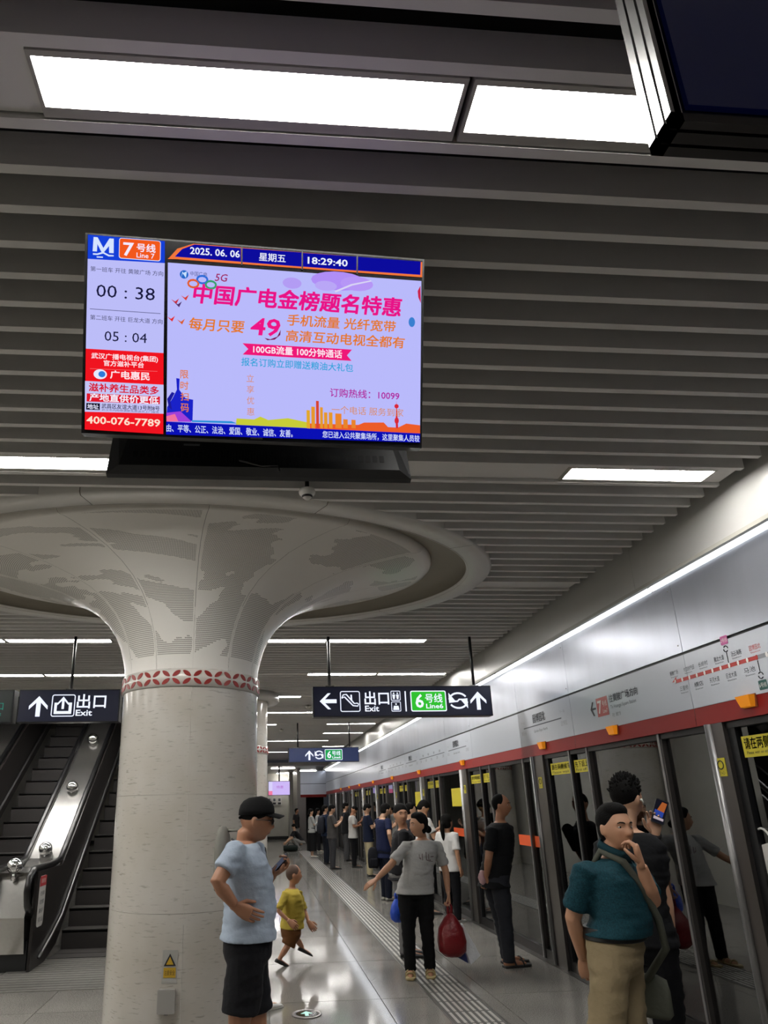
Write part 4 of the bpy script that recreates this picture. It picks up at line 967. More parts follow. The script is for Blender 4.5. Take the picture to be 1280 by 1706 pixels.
def head_shape(x, y, z, s=1.0, fem=0.):
    t = min(1, max(0, (-z - .05) / .95))
    kx = 1 - .30 * t ** 1.4 - (.05 * max(y, 0))
    px = x * .0765 * kx; pz = z * .118
    py = y * (.098 if y < 0 else .093)
    if y < 0: py *= 1 - .42 * t
    if z > .2 and y > 0: py *= 1 - .10 * (z - .2)
    if y > .25:
        f = min(1, (y - .25) / .25); ax = abs(px)
        d = 0
        n = 0
        if -.046 < pz < .016:
            h = (.016 - pz) / .046; n = .022 * (h ** 1.25 if h < 1 else max(0, 1 - (h - 1) / .34))
        d += n * G(px, .0095 + .004 * max(0, (-pz) / .04))
        d += .008 * G(ax - .012, .007) * G(pz + .032, .009)
        d -= .010 * G(ax - .031, .017) * G(pz - .006, .011)
        d += (.006 - .003 * fem) * G(ax - .028, .024) * G(pz - .024, .008)
        d += .004 * G(ax - .043, .018) * G(pz + .022, .018)
        d += .006 * G(px, .022) * (G(pz + .056, .0055) + G(pz + .067, .006)) - .003 * G(px, .024) * G(pz + .0615, .002)
        d -= .004 * G(px, .022) * G(pz + .08, .007)
        d += .007 * G(px, .02) * G(pz + .1, .013)
        py += d * f
    return V((px * s, py * s, pz * s))
def face_y(X, Z, s=1.0, fem=0.):
    z = Z / .118; x = X / .0765
    for _ in range(6):
        y = math.sqrt(max(.0, 1 - x * x - z * z)); t = min(1, max(0, (-z - .05) / .95)); x = X / (.0765 * (1 - .30 * t ** 1.4 - .05 * max(y, 0)))
        x = max(-.99, min(.99, x))
    y = math.sqrt(max(.0, 1 - x * x - z * z))
    return head_shape(x, y, z, s, fem).y
def rot_head(yaw, pitch, roll=0.):     # local frame x right, y forward, z up; yaw clockwise from above, pitch down positive
    return Matrix.Rotation(-yaw, 3, 'Z') @ Matrix.Rotation(-pitch, 3, 'X') @ Matrix.Rotation(roll, 3, 'Y')
def hand(mb, w, d, n, side, curl=.5, k=1.0, thumb=.4, seg=7, spread=.06):
    """palm and five fingers; d along the hand, n out of the palm, side = direction of the thumb"""
    d = d.normalized(); n = (n - d * n.dot(d)).normalized(); s = d.cross(n)
    if s.dot(side) < 0: s = -s
    L = .088 * k
    def ring(t, rx, ry, off=0): return ell_ring(w + d * (L * t) + n * off, rx * k, ry * k, s, n, 12, 2.6)
    mb.loft([ring(-.25, .024, .018), ring(0, .026, .018), ring(.3, .035, .0165), ring(.7, .041, .0145), ring(1.0, .040, .0125), ring(1.07, .034, .009)])
    for i, (o, ln) in enumerate(((.030, .070), (.0105, .079), (-.0095, .073), (-.029, .057))):
        p = w + d * (L * (1.0 - .035 * abs(i - 1))) + s * (o * k); c = curl if not hasattr(curl, '__len__') else curl[i]
        a = 0; pts = [p - d * .012 * k, p]; dirn = d + s * (spread * (1.5 - i) / 1.5)
        dirn.normalize()
        for j, fr_ in enumerate((.44, .32, .26)):
            a += c * (.75, 1.15, .8)[j]
            pts.append(pts[-1] + (dirn * math.cos(a) + n * math.sin(a)) * (ln * fr_ * k))
        mb.tube(pts, [.0092 * k, .0095 * k, .0086 * k, .0078 * k, .006 * k], seg, dome=True)
    p = w + d * (.020 * k) + s * (.024 * k) + n * (.006 * k)
    td = (d * .75 + s * .75 + n * thumb).normalized(); td2 = (d * 1.0 + s * .25 + n * (thumb + .25)).normalized()
    mb.tube([p - td * .01 * k, p + td * .034 * k, p + td * .034 * k + td2 * .028 * k, p + td * .034 * k + td2 * .05 * k], [.013 * k, .0115 * k, .0098 * k, .0072 * k], seg, dome=True)
    return w + d * (L * 1.0) + n * (.03 * k)
def wrinkle(mb, amp, freq, seed=0):
    off = V((seed * 3.1, seed * 1.7, seed * 2.3))
    for i, p in enumerate(mb.v):
        q = V(p); nn = mnoise.noise(q * freq + off); n2 = mnoise.noise(V((q.x * freq * 1.2, q.y * freq * 1.2, q.z * freq * 4.0)) + off)
        mb.v[i] = (p[0] + amp * (n2 * .8 + nn * .4), p[1] - amp * n2 * .6, p[2])
    return mb

def person(label, pos, face, H=1.70, skin='a', top='404040', sleeve=.62, bottom='202024', legs='trousers', shoes='222222', hair='short', fem=0., bulk=1.0,
           hyaw=0., hpitch=0., lean=0., arms=None, feet=None, vox=.014, det=0, hem=.47, haircol=None, belly=0., sit=None, J=None, shoe_kind='shoe', long_top=False, group=None, tuck=False):
    """pos on floor, face = compass angle (0 = away from viewer, 90 = right). arms: (right, left) with named poses or (elbow, wrist, hand_dir, palm) points"""
    a = math.radians(face); F = V((math.sin(a), math.cos(a), 0)); R = V((math.cos(a), -math.sin(a), 0)); U = V((0, 0, 1))
    base = V((pos[0], pos[1], 0)); J = J or {}
    t = thing('person', label, 'person', tuple(base), group=group)
    sk = skin_mat(skin); hs = J.get('hs', H / 1.70)
    pel = J.get('pelvis', base + U * (.515 * H)); lnv = F * math.sin(lean)
    nb = J.get('neck', base + U * (.842 * H) + lnv * (.33 * H) - F * .01)
    hc = J.get('head', nb + U * (.088 * H) + F * (.028 + .05 * math.sin(max(0, hpitch))) + lnv * .03)
    HM_ = Matrix.Rotation(-a, 3, 'Z') @ rot_head(math.radians(hyaw), math.radians(hpitch))
    W = lambda p: hc + HM_ @ V(p)
    sw = (.113 - .012 * fem) * H * (.6 + .4 * bulk); hw = (.052 + .004 * fem) * H
    Rs = J.get('R', R)
    sh = [J.get('shR', nb + R * sw - U * (.025 * H)), J.get('shL', nb - R * sw - U * (.025 * H))]
    # --- torso rings (shared by body and shirt)
    def spine(f): return pel + (nb - pel) * f
    b = bulk
    tor = [(-.10, .090, .062, 0), (.0, .099 + .004 * fem, .070, 0), (.18, .094, .066 + belly * .5, belly * .5), (.36, .088 - .006 * fem, .063 + belly * .8, belly), (.55, .093 - .006 * fem, .066 + .3 * belly, .006 + .3 * belly), (.74, .101 - .008 * fem, .067, .006), (.87, .098 - .008 * fem, .056, 0), (.955, .070, .044, -.004), (1.0, .040, .036, 0)]
    def ringset(infl, lo, hi, n=24):
        out = []
        for f, rx, ry, of in tor:
            if lo <= f <= hi: out.append(ell_ring(spine(f) + F * (of * H * 1.0), rx * H * b + infl, ry * H * b + infl, R, F, n))
        return out
    body = MB()
    body.loft(ringset(-.006, -1, 2))
    body.tube([spine(.97), nb + U * (.02 * H), hc - U * (.055 * hs) - (HM_ @ V((0, 1, 0))) * .012 * hs], [.032 * H, .0305 * H * (.85 + .15 * b), .0305 * H * (.85 + .15 * b)], 14)
    n1, n2 = (56, 44) if det >= 2 else (32, 26) if det == 1 else (20, 16)
    rings = []
    for i in range(1, n2):
        th = PI * i / n2
        rings.append([W(head_shape(math.sin(th) * math.sin(2 * PI * j / n1), math.sin(th) * math.cos(2 * PI * j / n1), -math.cos(th), hs, fem)) for j in range(n1)])
    body.loft(rings)
    for sx_ in (-1, 1):
        Me = HM_ @ Matrix.Rotation(sx_ * .35, 3, 'Z')
        body.ball(W((sx_ * .0775 * hs, -.008 * hs, -.006 * hs)), .008 * hs, .019 * hs, .031 * hs, 10, 8, Me)
    # --- arms
    ua, fa = .172 * H, .148 * H; armpts = []
    arms = arms or ('hang', 'hang'); hands = MB(); ht = []
    for i, ps in enumerate(arms):
        s0 = sh[i]; sg = 1 if i == 0 else -1; k = hs * (1 - .06 * fem)
        if isinstance(ps, str):
            if ps == 'hang': e = s0 + R * (sg * .035) - U * ua * .985 - F * .03; w = e + F * .05 - U * fa * .96 + R * (sg * .0); d = (w - e) * 1.0 + F * .02; pn = -R * sg
            elif ps == 'phone': e = s0 + R * (sg * .03) - U * ua * .9 + F * .09; w = e + F * fa * .72 + U * fa * .55 - R * (sg * .12); d = F * .45 + U * .6 - R * (sg * .4); pn = -F * .6 + U * .3 - R * (sg * .3)
            elif ps == 'fold': e = s0 + R * (sg * .04) - U * ua * .95 + F * .02; w = e + F * fa * .75 + U * .04 - R * (sg * .14); d = F * .4 - R * (sg * .7); pn = -F - U * .2
            elif ps == 'back': e = s0 + R * (sg * .05) - U * ua * .93 - F * .1; w = e - U * fa * .75 - F * .08 - R * (sg * .15); d = -R * sg * .8 - U * .5; pn = -F
            elif ps == 'hip': e = s0 + R * (sg * .16) - U * ua * .8 - F * .08; w = e - U * fa * .72 + F * .1 - R * (sg * .12); d = F * .6 - U * .5 - R * (sg * .3); pn = -R * sg
            elif ps == 'swing': e = s0 + R * (sg * .05) - U * ua * .9 - F * .1; w = e - U * fa * .6 + F * .1 + R * (sg * .05); d = w - e; pn = -R * sg
            hv = (d, pn, F + U * .2 if ps == 'hang' else U - R * sg * .2, .55)
        else: e, w, hv = ps
        armpts.append((s0, e, w))
        m1 = s0.lerp(e, .45); m2 = e.lerp(w, .3)
        kk = (.8 + .2 * b)
        body.tube([s0 + R * (-sg * .03) + U * .0, s0, m1, e, m2, w], [.030 * H * kk, .0325 * H * kk, .0275 * H * kk, .0235 * H * kk, .0235 * H * kk, .0155 * H * kk], 12)
        tip = hand(hands, w + (w - e).normalized() * .008, V(hv[0]), V(hv[1]), V(hv[2]), hv[3], k, seg=7 if det else 6); ht.append(tip)
    # --- legs
    fe = feet or ((.07, .0), (-.07, .0)); legpts = []
    for i in range(2):
        sg = 1 if i == 0 else -1; hp = pel + R * (sg * hw) - U * .03 * H
        ff = fe[i]; an = base + R * ff[0] + F * ff[1] + U * (.045 * H + (ff[2] if len(ff) > 2 else 0))
        kn = J.get('kneeR' if i == 0 else 'kneeL')
        if kn is None: kn = hp.lerp(an, .52) + F * (.015 + (ff[3] if len(ff) > 3 else 0))
        legpts.append((hp, kn, an)); ml = kn.lerp(an, .3)
        body.tube([hp, hp.lerp(kn, .5), kn, ml, an, an - U * .03 * H], [.055 * H * b, .045 * H * b, .033 * H, .034 * H, .021 * H, .021 * H], 12)
        toe = F if len(ff) < 5 else (F + V(ff[4])).normalized()
        if len(ff) > 2 and ff[2] > .02: toe = (toe - U * .45).normalized()
        body.tube([an - U * .025 * H - toe * .015 * H, an - U * .028 * H + toe * .05 * H, an - U * .033 * H + toe * .105 * H], [.022 * H, .022 * H, .014 * H], 10, dome=True)
    rb_ = remesh(body, vox, 3 if det < 2 else 2)
    rb_.add(hands.v, hands.f)
    rb_.build('body', sk, t, True)
    # --- shirt
    topm = cloth(top, top, vary=(150, .4)) if top == '123a44' else cloth(top, top); sv = max(vox, .009)
    s_ = MB(); z_hem = J.get('hem_z', hem * H)
    rs = []
    fz = (z_hem - pel.z) / max(.01, (nb.z - pel.z))
    lowest = [(max(-.30, fz), .099, .070 + belly * .4, belly * .4)]
    for f, rx, ry, of in (lowest + [q for q in tor if q[0] > fz + .06 and q[0] < .99]):
        inf = .016 if f < .8 else .010
        rs.append(ell_ring(spine(f) + F * (of * H), rx * H * b + inf + (.012 if f == lowest[0][0] else 0), ry * H * b + inf + (.010 if f == lowest[0][0] else 0), R, F, 24))
    rs.append(ell_ring(spine(.985), .046 * H * b, .043 * H * b, R, F, 24))
    s_.loft(rs)
    for i, (s0, e, w) in enumerate(armpts):
        sg = 1 if i == 0 else -1; kk = (.8 + .2 * b)
        if sleeve <= 1.0:
            en = s0.lerp(e, sleeve); s_.tube([s0 - R * sg * .05, s0 + U * .004, s0.lerp(e, sleeve * .55), en], [.033 * H * kk, .0365 * H * kk, .0370 * H * kk, .0385 * H * kk], 14)
        else:
            en = e.lerp(w, min(.95, sleeve - 1)); s_.tube([s0 - R * sg * .05, s0 + U * .004, s0.lerp(e, .5), e, en], [.036 * H * kk, .038 * H * kk, .034 * H * kk, .030 * H * kk, .024 * H * kk], 14)
    sr = remesh(s_, sv, 5); wrinkle(sr, .010 if det else .006, 9, len(label)); sh_o = sr.build('shirt', topm, t, True)
    # --- lower clothing
    lm = cloth(bottom, bottom); l_ = MB()
    def hipr(f, rx, ry): return ell_ring(spine(f), rx * H * b + .012, ry * H * b + .012, R, F, 24)
    if legs == 'skirt':
        l_.loft([hipr(.3, .09, .064), hipr(.05, .099, .072), ell_ring(base + U * .3 * H, .12 * H, .10 * H, R, F), ell_ring(base + U * .13 * H, .125 * H, .105 * H, R, F)])
    else:
        ti = 0. if tuck else .016
        l_.loft([hipr(.3, .088 - ti, .062 + belly * .5 - ti), hipr(.12, .095 - ti * .6, .067 + .3 * belly - ti * .6), hipr(.0, .099, .071), hipr(-.12, .096, .066), hipr(-.2, .075, .05)])
        for hp, kn, an in legpts:
            if legs == 'shorts':
                en = hp.lerp(kn, J.get('short_f', .82)); l_.tube([hp + U * .02, hp.lerp(kn, .35), en], [.058 * H * b, .058 * H * b, .056 * H * b], 16)
            else:
                l_.tube([hp + U * .02, hp.lerp(kn, .4), kn, kn.lerp(an, .5), an - U * .018 * H], [.058 * H * b, .053 * H * b, .043 * H * (.7 + .3 * b), .040 * H * (.7 + .3 * b), .036 * H * (.7 + .3 * b)], 16)
    lr = remesh(l_, sv, 4); wrinkle(lr, .010 if det else .006, 7, len(label) + 3); lr.build(legs if legs != 'trousers' else 'trousers', lm, t, True)
    # --- shoes
    sm = mat('shoe ' + shoes, shoes, .55)
    for i, (hp, kn, an) in enumerate(legpts):
        ff = fe[i]; toe = F if len(ff) < 5 else (F + V(ff[4])).normalized(); sd_ = toe.cross(V((0, 0, 1))); U = V((0, 0, 1))
        if len(ff) > 2 and ff[2] > .02: toe = (toe - U * .45).normalized(); U = sd_.cross(toe).normalized()
        g = an - U * (.045 * H)
        prof = [(-.035, .020, .030), (-.028, .024, .036), (0, .025, .040), (.04, .026, .034), (.08, .029, .024), (.115, .026, .019), (.135, .015, .012)]
        if shoe_kind == 'shoe':
            rr = [[g + toe * (x * H) + sd_ * (math.cos(q) * rx * H) + U * (.004 + (hz_ * H) * (.5 + .5 * math.sin(q))) for q in (2 * PI * j / 12 for j in range(12))] for x, rx, hz_ in prof]
            so = MB().loft(rr).build('shoe', sm, t, True)
            MB().loft([[g + toe * (x * H * 1.03) + sd_ * (math.cos(q) * rx * H * 1.06) + U * (.001 + .012 * (math.sin(q) > 0)) for q in (2 * PI * j / 12 for j in range(12))] for x, rx, hz_ in prof]).build('sole', M_sole if shoes != 'e8e6e2' else M_white, so, True)
        else:
            so = MB().loft([[g + toe * (x * H * 1.05) + sd_ * (math.cos(q) * rx * H * 1.15) + U * (.001 + .022 * (math.sin(q) > 0)) for q in (2 * PI * j / 12 for j in range(12))] for x, rx, hz_ in prof]).build('sandal', sm, t, True)
            for fx in (.03, .085):
                MB().tube([g + toe * (fx * H) + sd_ * (math.cos(q) * .030 * H) + U * (.012 + math.sin(q) * (.034 if fx < .05 else .028) * H) for q in (PI * j / 8 for j in range(9))], .009, 6, flat=((0, 0, 1), 1.0)).build('strap', sm, so, True)
    # --- hair
    hm = haircol or M_hair; hr = MB()
    def hball(c, rx, ry, rz, seg=28, rg=20): hr.ball(W([q * hs for q in c]), rx * hs, ry * hs, rz * hs, seg, rg, HM_)
    if hair in ('short', 'spiky', 'tail', 'bun', 'long', 'crop', 'bald', 'bob'):
        if hair == 'bald':
            hball((0, -.018, .024), .0806, .088, .099)
        elif hair == 'crop':
            hball((0, -.011, .036), .0810, .093, .092)
        elif hair == 'shaved':
            pass
        else:
            hball((0, -.021, .036), .0825, .092, .098)
            hball((0, .004, .088), .066, .070, .046)
            if hair == 'short': hball((0, -.035, -.01), .079, .068, .075)
        if hair in ('tail', 'bun', 'long', 'bob'): hball((0, -.03, -.005), .083, .078, .085)
        if hair == 'bun': hball((0, -.118, -.045), .040, .034, .038, 16, 12); hball((0, -.095, -.02), .03, .03, .03, 12, 8)
        if hair == 'tail':
            hr.tube([W((0, -.085 * hs, .03 * hs)), W((0, -.125 * hs, -.02 * hs)), W((0, -.135 * hs, -.1 * hs)), W((0, -.12 * hs, -.2 * hs)), W((.01, -.11 * hs, -.27 * hs))], [.022 * hs, .034 * hs, .034 * hs, .028 * hs, .012 * hs], 12, dome=True)
        if hair in ('long', 'bob'):
            e_ = -.22 if hair == 'long' else -.12
            hr.loft([ell_ring(W((0, -.055 * hs, z_ * hs)), wx * hs, wy * hs, R, F, 16) for z_, wx, wy in ((.03, .07, .04), (-.05, .082, .045), (-.12, .085, .042), (e_, .07, .03))])
        if hair == 'spiky':
            random.seed(5)
            for q in range(150):
                th = random.uniform(0, 1.5); ph = random.uniform(0, 2 * PI)
                dv = V((math.sin(th) * math.cos(ph), math.sin(th) * math.sin(ph), math.cos(th)))
                if dv.y > .55 and dv.z < .6: continue
                p0 = V((dv.x * .072, -.012 + dv.y * .085, .03 + dv.z * .09)); ln = .032 * (.5 + dv.z * .7) + random.uniform(0, .012)
                p1 = p0 + (dv + V((random.uniform(-.3, .3), random.uniform(-.1, .4), .35))).normalized() * ln
                hr.tube([W(p0 * hs), W((p0 * .5 + p1 * .5) * hs), W(p1 * hs)], [.013, .010, .003], 5)
        h2 = remesh(hr, max(vox * .8, .006), 2) if hair not in ('spiky',) else hr
        h2.build('hair', hm, t, True)
    # --- face
    if det >= 1:
        ey = mat('eye white', 'cfc8c0', .3); ir = mat('iris', '17110d', .2); lipm = mat('lips ' + skin, '8a4d42' if not fem else '96504a', .5)
        for sx_ in (-1, 1):
            X = sx_ * .031; y_ = face_y(X, .006, 1, fem)
            e_ = MB().ball(W(V((X, y_ - .0015, .005)) * hs), .0135 * hs, .006 * hs, .0052 * hs, 12, 8, HM_).build('eye', ey, t, True)
            MB().ball(W(V((X + math.copysign(.002, math.sin(math.radians(hyaw)) or 1) * .5, y_ + .0025, .005)) * hs), .0056 * hs, .0035 * hs, .0052 * hs, 10, 8, HM_).build('iris', ir, e_, True)
            MB().tube([W(V((X + sx_ * dx, face_y(X + sx_ * dx, .0115 - abs(dx) * .2, 1, fem) + .001, .0115 - abs(dx) * .22)) * hs) for dx in (-.015, -.007, 0, .008, .016)], .0024 * hs, 6).build('eyelid', sk, e_, True)
            MB().tube([W(V((sx_ * x_, face_y(sx_ * x_, z_, 1, fem) + .0015, z_)) * hs) for x_, z_ in ((.014, .024), (.022, .028), (.034, .029), (.046, .024))], [.0026 * hs, .0036 * hs, .0034 * hs, .0015 * hs], 6).build('eyebrow', hm, t, True)
        MB().tube([W(V((x_, face_y(x_, -.061, 1, fem) + .0004, -.061 - abs(x_) * .06)) * hs) for x_ in (-.024, -.015, -.006, 0, .006, .015, .024)], [.0012 * hs, .003 * hs, .0042 * hs, .004 * hs, .0042 * hs, .003 * hs, .0012 * hs], 8).build('lips', lipm, t, True)
    return dict(t=t, W=W, hs=hs, F=F, R=R, sh=sh, hands=ht, pel=pel, nb=nb, spine=spine, arm=armpts, H=H, HM=HM_, hc=hc, shirt=sh_o, legs=legpts)

def phone(label, c, ax, up, nrm, L=.155, wd=.074, col='101114', screen=None):
    c = V(c); up = V(up).normalized(); nrm = V(nrm); nrm = (nrm - up * nrm.dot(up)).normalized(); sd_ = up.cross(nrm)
    t = thing('mobile_phone', label, 'phone', tuple(c))
    pl = lambda u, v, w: tuple(c + sd_ * u + up * v + nrm * w)
    MB().prism(rrect(-wd / 2, wd / 2, -L / 2, L / 2, .010), pl, -.009).build('case', mat('phone black', '0c0d10', .3), t)
    so = MB().prism(rrect(-wd / 2 + .004, wd / 2 - .004, -L / 2 + .006, L / 2 - .006, .007), pl, .0006).build('screen', screen or glow('phone glow', '6a7088', .35), t)
    return t, so, pl
def backpack(label, c, R, F, w=.3, h=.44, d=.16, col='2c2e33', strapto=None, pocket=True):
    t = thing('backpack', label, 'backpack', tuple(c)); c = V(c); R = V(R); F = V(F); m = cloth('pack ' + col, col)
    rg = []
    for z, kx, ky in ((-.5, .75, .6), (-.46, .92, .9), (-.2, 1.0, 1.0), (.15, .98, .95), (.36, .85, .8), (.46, .6, .55), (.5, .3, .3)):
        rg.append(ell_ring(c + V((0, 0, z * h)), kx * w / 2, ky * d / 2, R, F, 20, 3.2))
    MB().loft(rg).build('bag', m, t, True)
    if pocket: MB().loft([ell_ring(c + V((0, 0, z * h)) - F * (d * .42), kx * w / 2, .04, R, F, 16, 3.2) for z, kx in ((-.42, .6), (-.36, .75), (-.1, .75), (-.02, .6))]).build('pocket', m, t, True)
    if strapto:
        for s in strapto: MB().tube([c + V((0, 0, h * .42)) + (s - c) * .02, s + V((0, 0, .05)), s + F * .09 - V((0, 0, .08)), c + R * ((s - c).dot(R)) * .9 - V((0, 0, h * .3)) + F * .12], .018, 8, flat=((0, 0, 1), .5)).build('strap', m, t, True)
    return t
def shopping_bag(label, hand_pt, w, h, d, col, R, F, handle=.16, cat='bag'):
    t = thing('carrier_bag', label, cat, tuple(hand_pt)); p = V(hand_pt); R = V(R); F = V(F); m = mat('bag ' + col, col, .35, bump=(18, .6, .02))
    top = p - V((0, 0, handle)); rg = []
    for z, kx in ((0, .16), (.12, .45), (.35, .85), (.65, 1.0), (.88, .9), (1.0, .55)):
        rg.append(ell_ring(top - V((0, 0, z * h)), kx * w / 2, kx * d / 2, R, F, 18, 2.2))
    mb = MB().loft(rg); wrinkle(mb, .012, 12, 2); mb.build('bag', m, t, True)
    for s in (-1, 1): MB().tube([p, p + R * (s * .02) - V((0, 0, handle * .5)), top + R * (s * w * .05) - V((0, 0, .02))], [.008, .012, .02], 7).build('handle', m, t, True)
    return t

def A(e, w, d, n, th, curl): return (V(e), V(w), (V(d), V(n), V(th), curl))

# 1: man in cap, right side to the viewer, hand on hip
D = 4.1
J1 = dict(pelvis=at(412, 1572, D), neck=at(408, 1402, D), head=at(428, 1367, D), shR=at(393, 1418, D - .17), shL=at(424, 1414, D + .17), hem_z=at(410, 1562, D).z, short_f=.80, hs=1.0, kneeR=at(398, 1712, D - .1), kneeL=at(428, 1712, D + .08))
p = person('man in black cap, glasses and pale blue tee holding a phone beside the column', (at(412, 1572, D).x, D), 90, 1.70, 'b', 'a3b0c0', .66, '17171b', 'shorts', 'e8e6e2', 'crop', bulk=1.06, hyaw=2, hpitch=6, belly=.014, det=2, vox=.0062, J=J1,
           feet=((.1, -.03), (-.1, .0)),
           arms=(A(at(362, 1470, D - .26), at(391, 1508, D - .22), (1, -.1, -.5), (0, 1, .1), (.4, 0, 1), (.25, .3, .35, .45)), A(at(436, 1478, D + .16), at(455, 1456, D + .06), (.75, -.1, .55), (-.55, -.5, .6), (.3, -1, .4), (.8, .85, .9, .95))))
W, hs = p['W'], p['hs']
cap = MB(); n = 30; rings = []
for z_, r in ((.034, 1.05), (.055, 1.06), (.083, 1.0), (.108, .84), (.128, .55), (.136, .2)):
    rings.append([W((.082 * r * math.sin(2 * PI * j / n) * hs, (-.006 + .100 * r * math.cos(2 * PI * j / n)) * hs, (z_ + .014 * math.cos(2 * PI * j / n) * (1 if z_ < .05 else .3)) * hs)) for j in range(n)])
cap.loft(rings)
co = cap.build('cap', cloth('cap', '0b0b0d', b=(120, .3, .004)), p['t'], True)
br = MB(); rings = []
for k_ in range(6):
    f = k_ / 5; rings.append([W((x_ * hs, (.085 + .076 * f - 8.0 * x_ * x_ * (1 - .2 * f)) * hs, (.053 - .010 * f - 3.5 * x_ * x_ + dz) * hs)) for x_, dz in [(-.068 + .136 * q / 8, .0) for q in range(9)] + [(.068 - .136 * q / 8, -.006) for q in range(9)]])
br.loft(rings); br.build('brim', cloth('cap', '0b0b0d'), co, True)
MB().tube([W((s_ * .05 * hs, -.098 * hs, .008 * hs)) for s_ in (-1, 0, 1)], .009, 6).build('strap', cloth('cap', '0b0b0d'), co, True)
gm = mat('glasses frame', '0d0c0c', .3); gl = MB()
for sx_ in (-1, 1):
    gl.tube([W(((sx_ * .033 + .023 * math.cos(a_)) * hs, (.098 - .012 * abs(math.cos(a_) * sx_ + 1) * .3) * hs, (.002 + .017 * math.sin(a_)) * hs)) for a_ in (2 * PI * k_ / 16 for k_ in range(17))], .0036 * hs, 6)
    gl.tube([W((sx_ * .057 * hs, .092 * hs, .008 * hs)), W((sx_ * .079 * hs, .04 * hs, .008 * hs)), W((sx_ * .081 * hs, -.012 * hs, .006 * hs))], .0028 * hs, 6)
gl.tube([W((-.011 * hs, .103 * hs, .006 * hs)), W((.011 * hs, .103 * hs, .006 * hs))], .0025 * hs, 6)
gl.build('glasses', gm, p['t'], True)
lan = [p['nb'] + V(q) for q in ((-.075, -.07, .02), (.0, -.10, -.02), (.08, -.06, -.09), (.135, .0, -.2), (.155, .02, -.32))]
MB().tube(lan, .006, 6).build('lanyard', M_blk, p['t'], True)
phone('black phone tilted in the hand of the man in the cap', at(464, 1440, D + .05), 0, at(474, 1428, D + .02) - at(452, 1452, D + .08), (-.6, -.3, .7))
backpack('pale grey backpack behind the man in the cap', at(371, 1430, D + .12), (0, 1, 0), (1, 0, 0), .30, .36, .10, '77766f', pocket=False, strapto=[p['sh'][0] * .5 + p['sh'][1] * .5 + V((-.03, 0, .06))])

# 2: man in teal polo, hand on chin
D = 3.45; fc = 137
J2 = dict(pelvis=at(1026, 1588, D), neck=at(1022, 1426, D), head=at(1027, 1380, D - .02), shR=at(974, 1452, D - .05), shL=at(1060, 1450, D + .16), hem_z=at(1040, 1555, D).z, hs=.96, kneeR=at(1004, 1790, D - .05), kneeL=at(1056, 1790, D + .05))
p = person('man in dark teal polo and khaki trousers with hand on chin', (at(1030, 1590, D).x, D), fc, 1.66, 'a', '123a44', .80, '8b7c60', 'trousers', '222222', 'short', tuck=True, bulk=.95, hyaw=34, hpitch=-2, belly=.018, det=2, vox=.0062, J=J2, feet=((.1, .0), (-.1, .0)),
           arms=(A(at(955, 1530, D + .02), at(972, 1596, D + .12), (.25, .3, -1), (.5, .6, .2), (0, -.6, .1), .5), A(at(1088, 1500, D - .1), at(1069, 1442, D - .16), (-.16, -.02, 1), (-.75, .55, .15), (-.5, -.2, .6), (.75, .95, 1.05, 1.1))))
F, R = p['F'], p['R']; pv = p['pel']; sp_ = p['spine']; HH = 1.66
beltm = mat('black belt', '0d0d0f', .4)
MB().loft([ell_ring(sp_(f), (.094 * .95) * HH + .017, (.066 + .012) * .95 * HH + .017, R, F, 28) for f in (.155, .165, .265, .275)]).build('belt', beltm, p['t'], True)
colm = cloth('teal collar', '12363f')
for s_ in (-1, 1):
    q = lambda a_, z_, k_=1.0: p['nb'] + R * (s_ * .066 * math.sin(a_) * k_) + F * (.062 * math.cos(a_) * k_ + .012) + V((0, 0, z_))
    MB().loft([[q(a_, .052 - .03 * math.cos(a_) , 1.0) for a_ in (.25, .9, 1.6, 2.4, 3.1)] + [q(a_, .05 - .03 * math.cos(a_), 1.12) for a_ in (3.1, 2.4, 1.6, .9, .25)], [q(a_, .012 - .045 * math.cos(a_), 1.25) for a_ in (.25, .9, 1.6, 2.4, 3.1)] + [q(a_, .010 - .045 * math.cos(a_), 1.38) for a_ in (3.1, 2.4, 1.6, .9, .25)]]).build('collar', colm, p['t'], True)
plc = lambda u, v, w: tuple(p['nb'] + F * (.092 + .075 * (-v) / .15 + w) + R * u + V((0, 0, v)))
plk = MB().prism([(-.018, -.02), (.018, -.02), (.014, -.15), (-.014, -.15)], plc, .006).build('placket', cloth('pale placket', '8e8c84'), p['t'])
for v_ in (-.06, -.10): MB().ball(plc(0, v_, .008), .005, seg=8, rg=6).build('button', M_blk, plk, True)
strapm = cloth('olive strap', '4f5148'); a0 = p['nb'] + R * .085 + V((0, 0, .0))
sp2 = [p['nb'] + R * .10 - F * .11 - V((0, 0, .10)), a0 - F * .03 + V((0, 0, .025)), a0 + F * .075 + V((0, 0, -.02)), p['nb'] + R * .04 + F * .130 - V((0, 0, .14)), p['nb'] - R * .035 + F * .156 - V((0, 0, .28)), p['nb'] - R * .10 + F * .150 - V((0, 0, .42)), p['nb'] - R * .165 + F * .02 - V((0, 0, .58))]
bg = thing('shoulder_bag', 'flat olive shoulder bag worn across the man in the teal polo', 'bag', tuple(sp2[-1]))
MB().tube(sp2, .020, 8, flat=(tuple(F), .9)).build('strap', strapm, bg, True)
MB().loft([ell_ring(sp2[-1] + V((0, 0, z_)) - R * .02, kx * .09, .03, F, R, 16, 3) for z_, kx in ((-.17, .8), (-.15, 1), (-.05, 1), (.0, .9), (.015, .5))]).build('bag', strapm, bg, True)

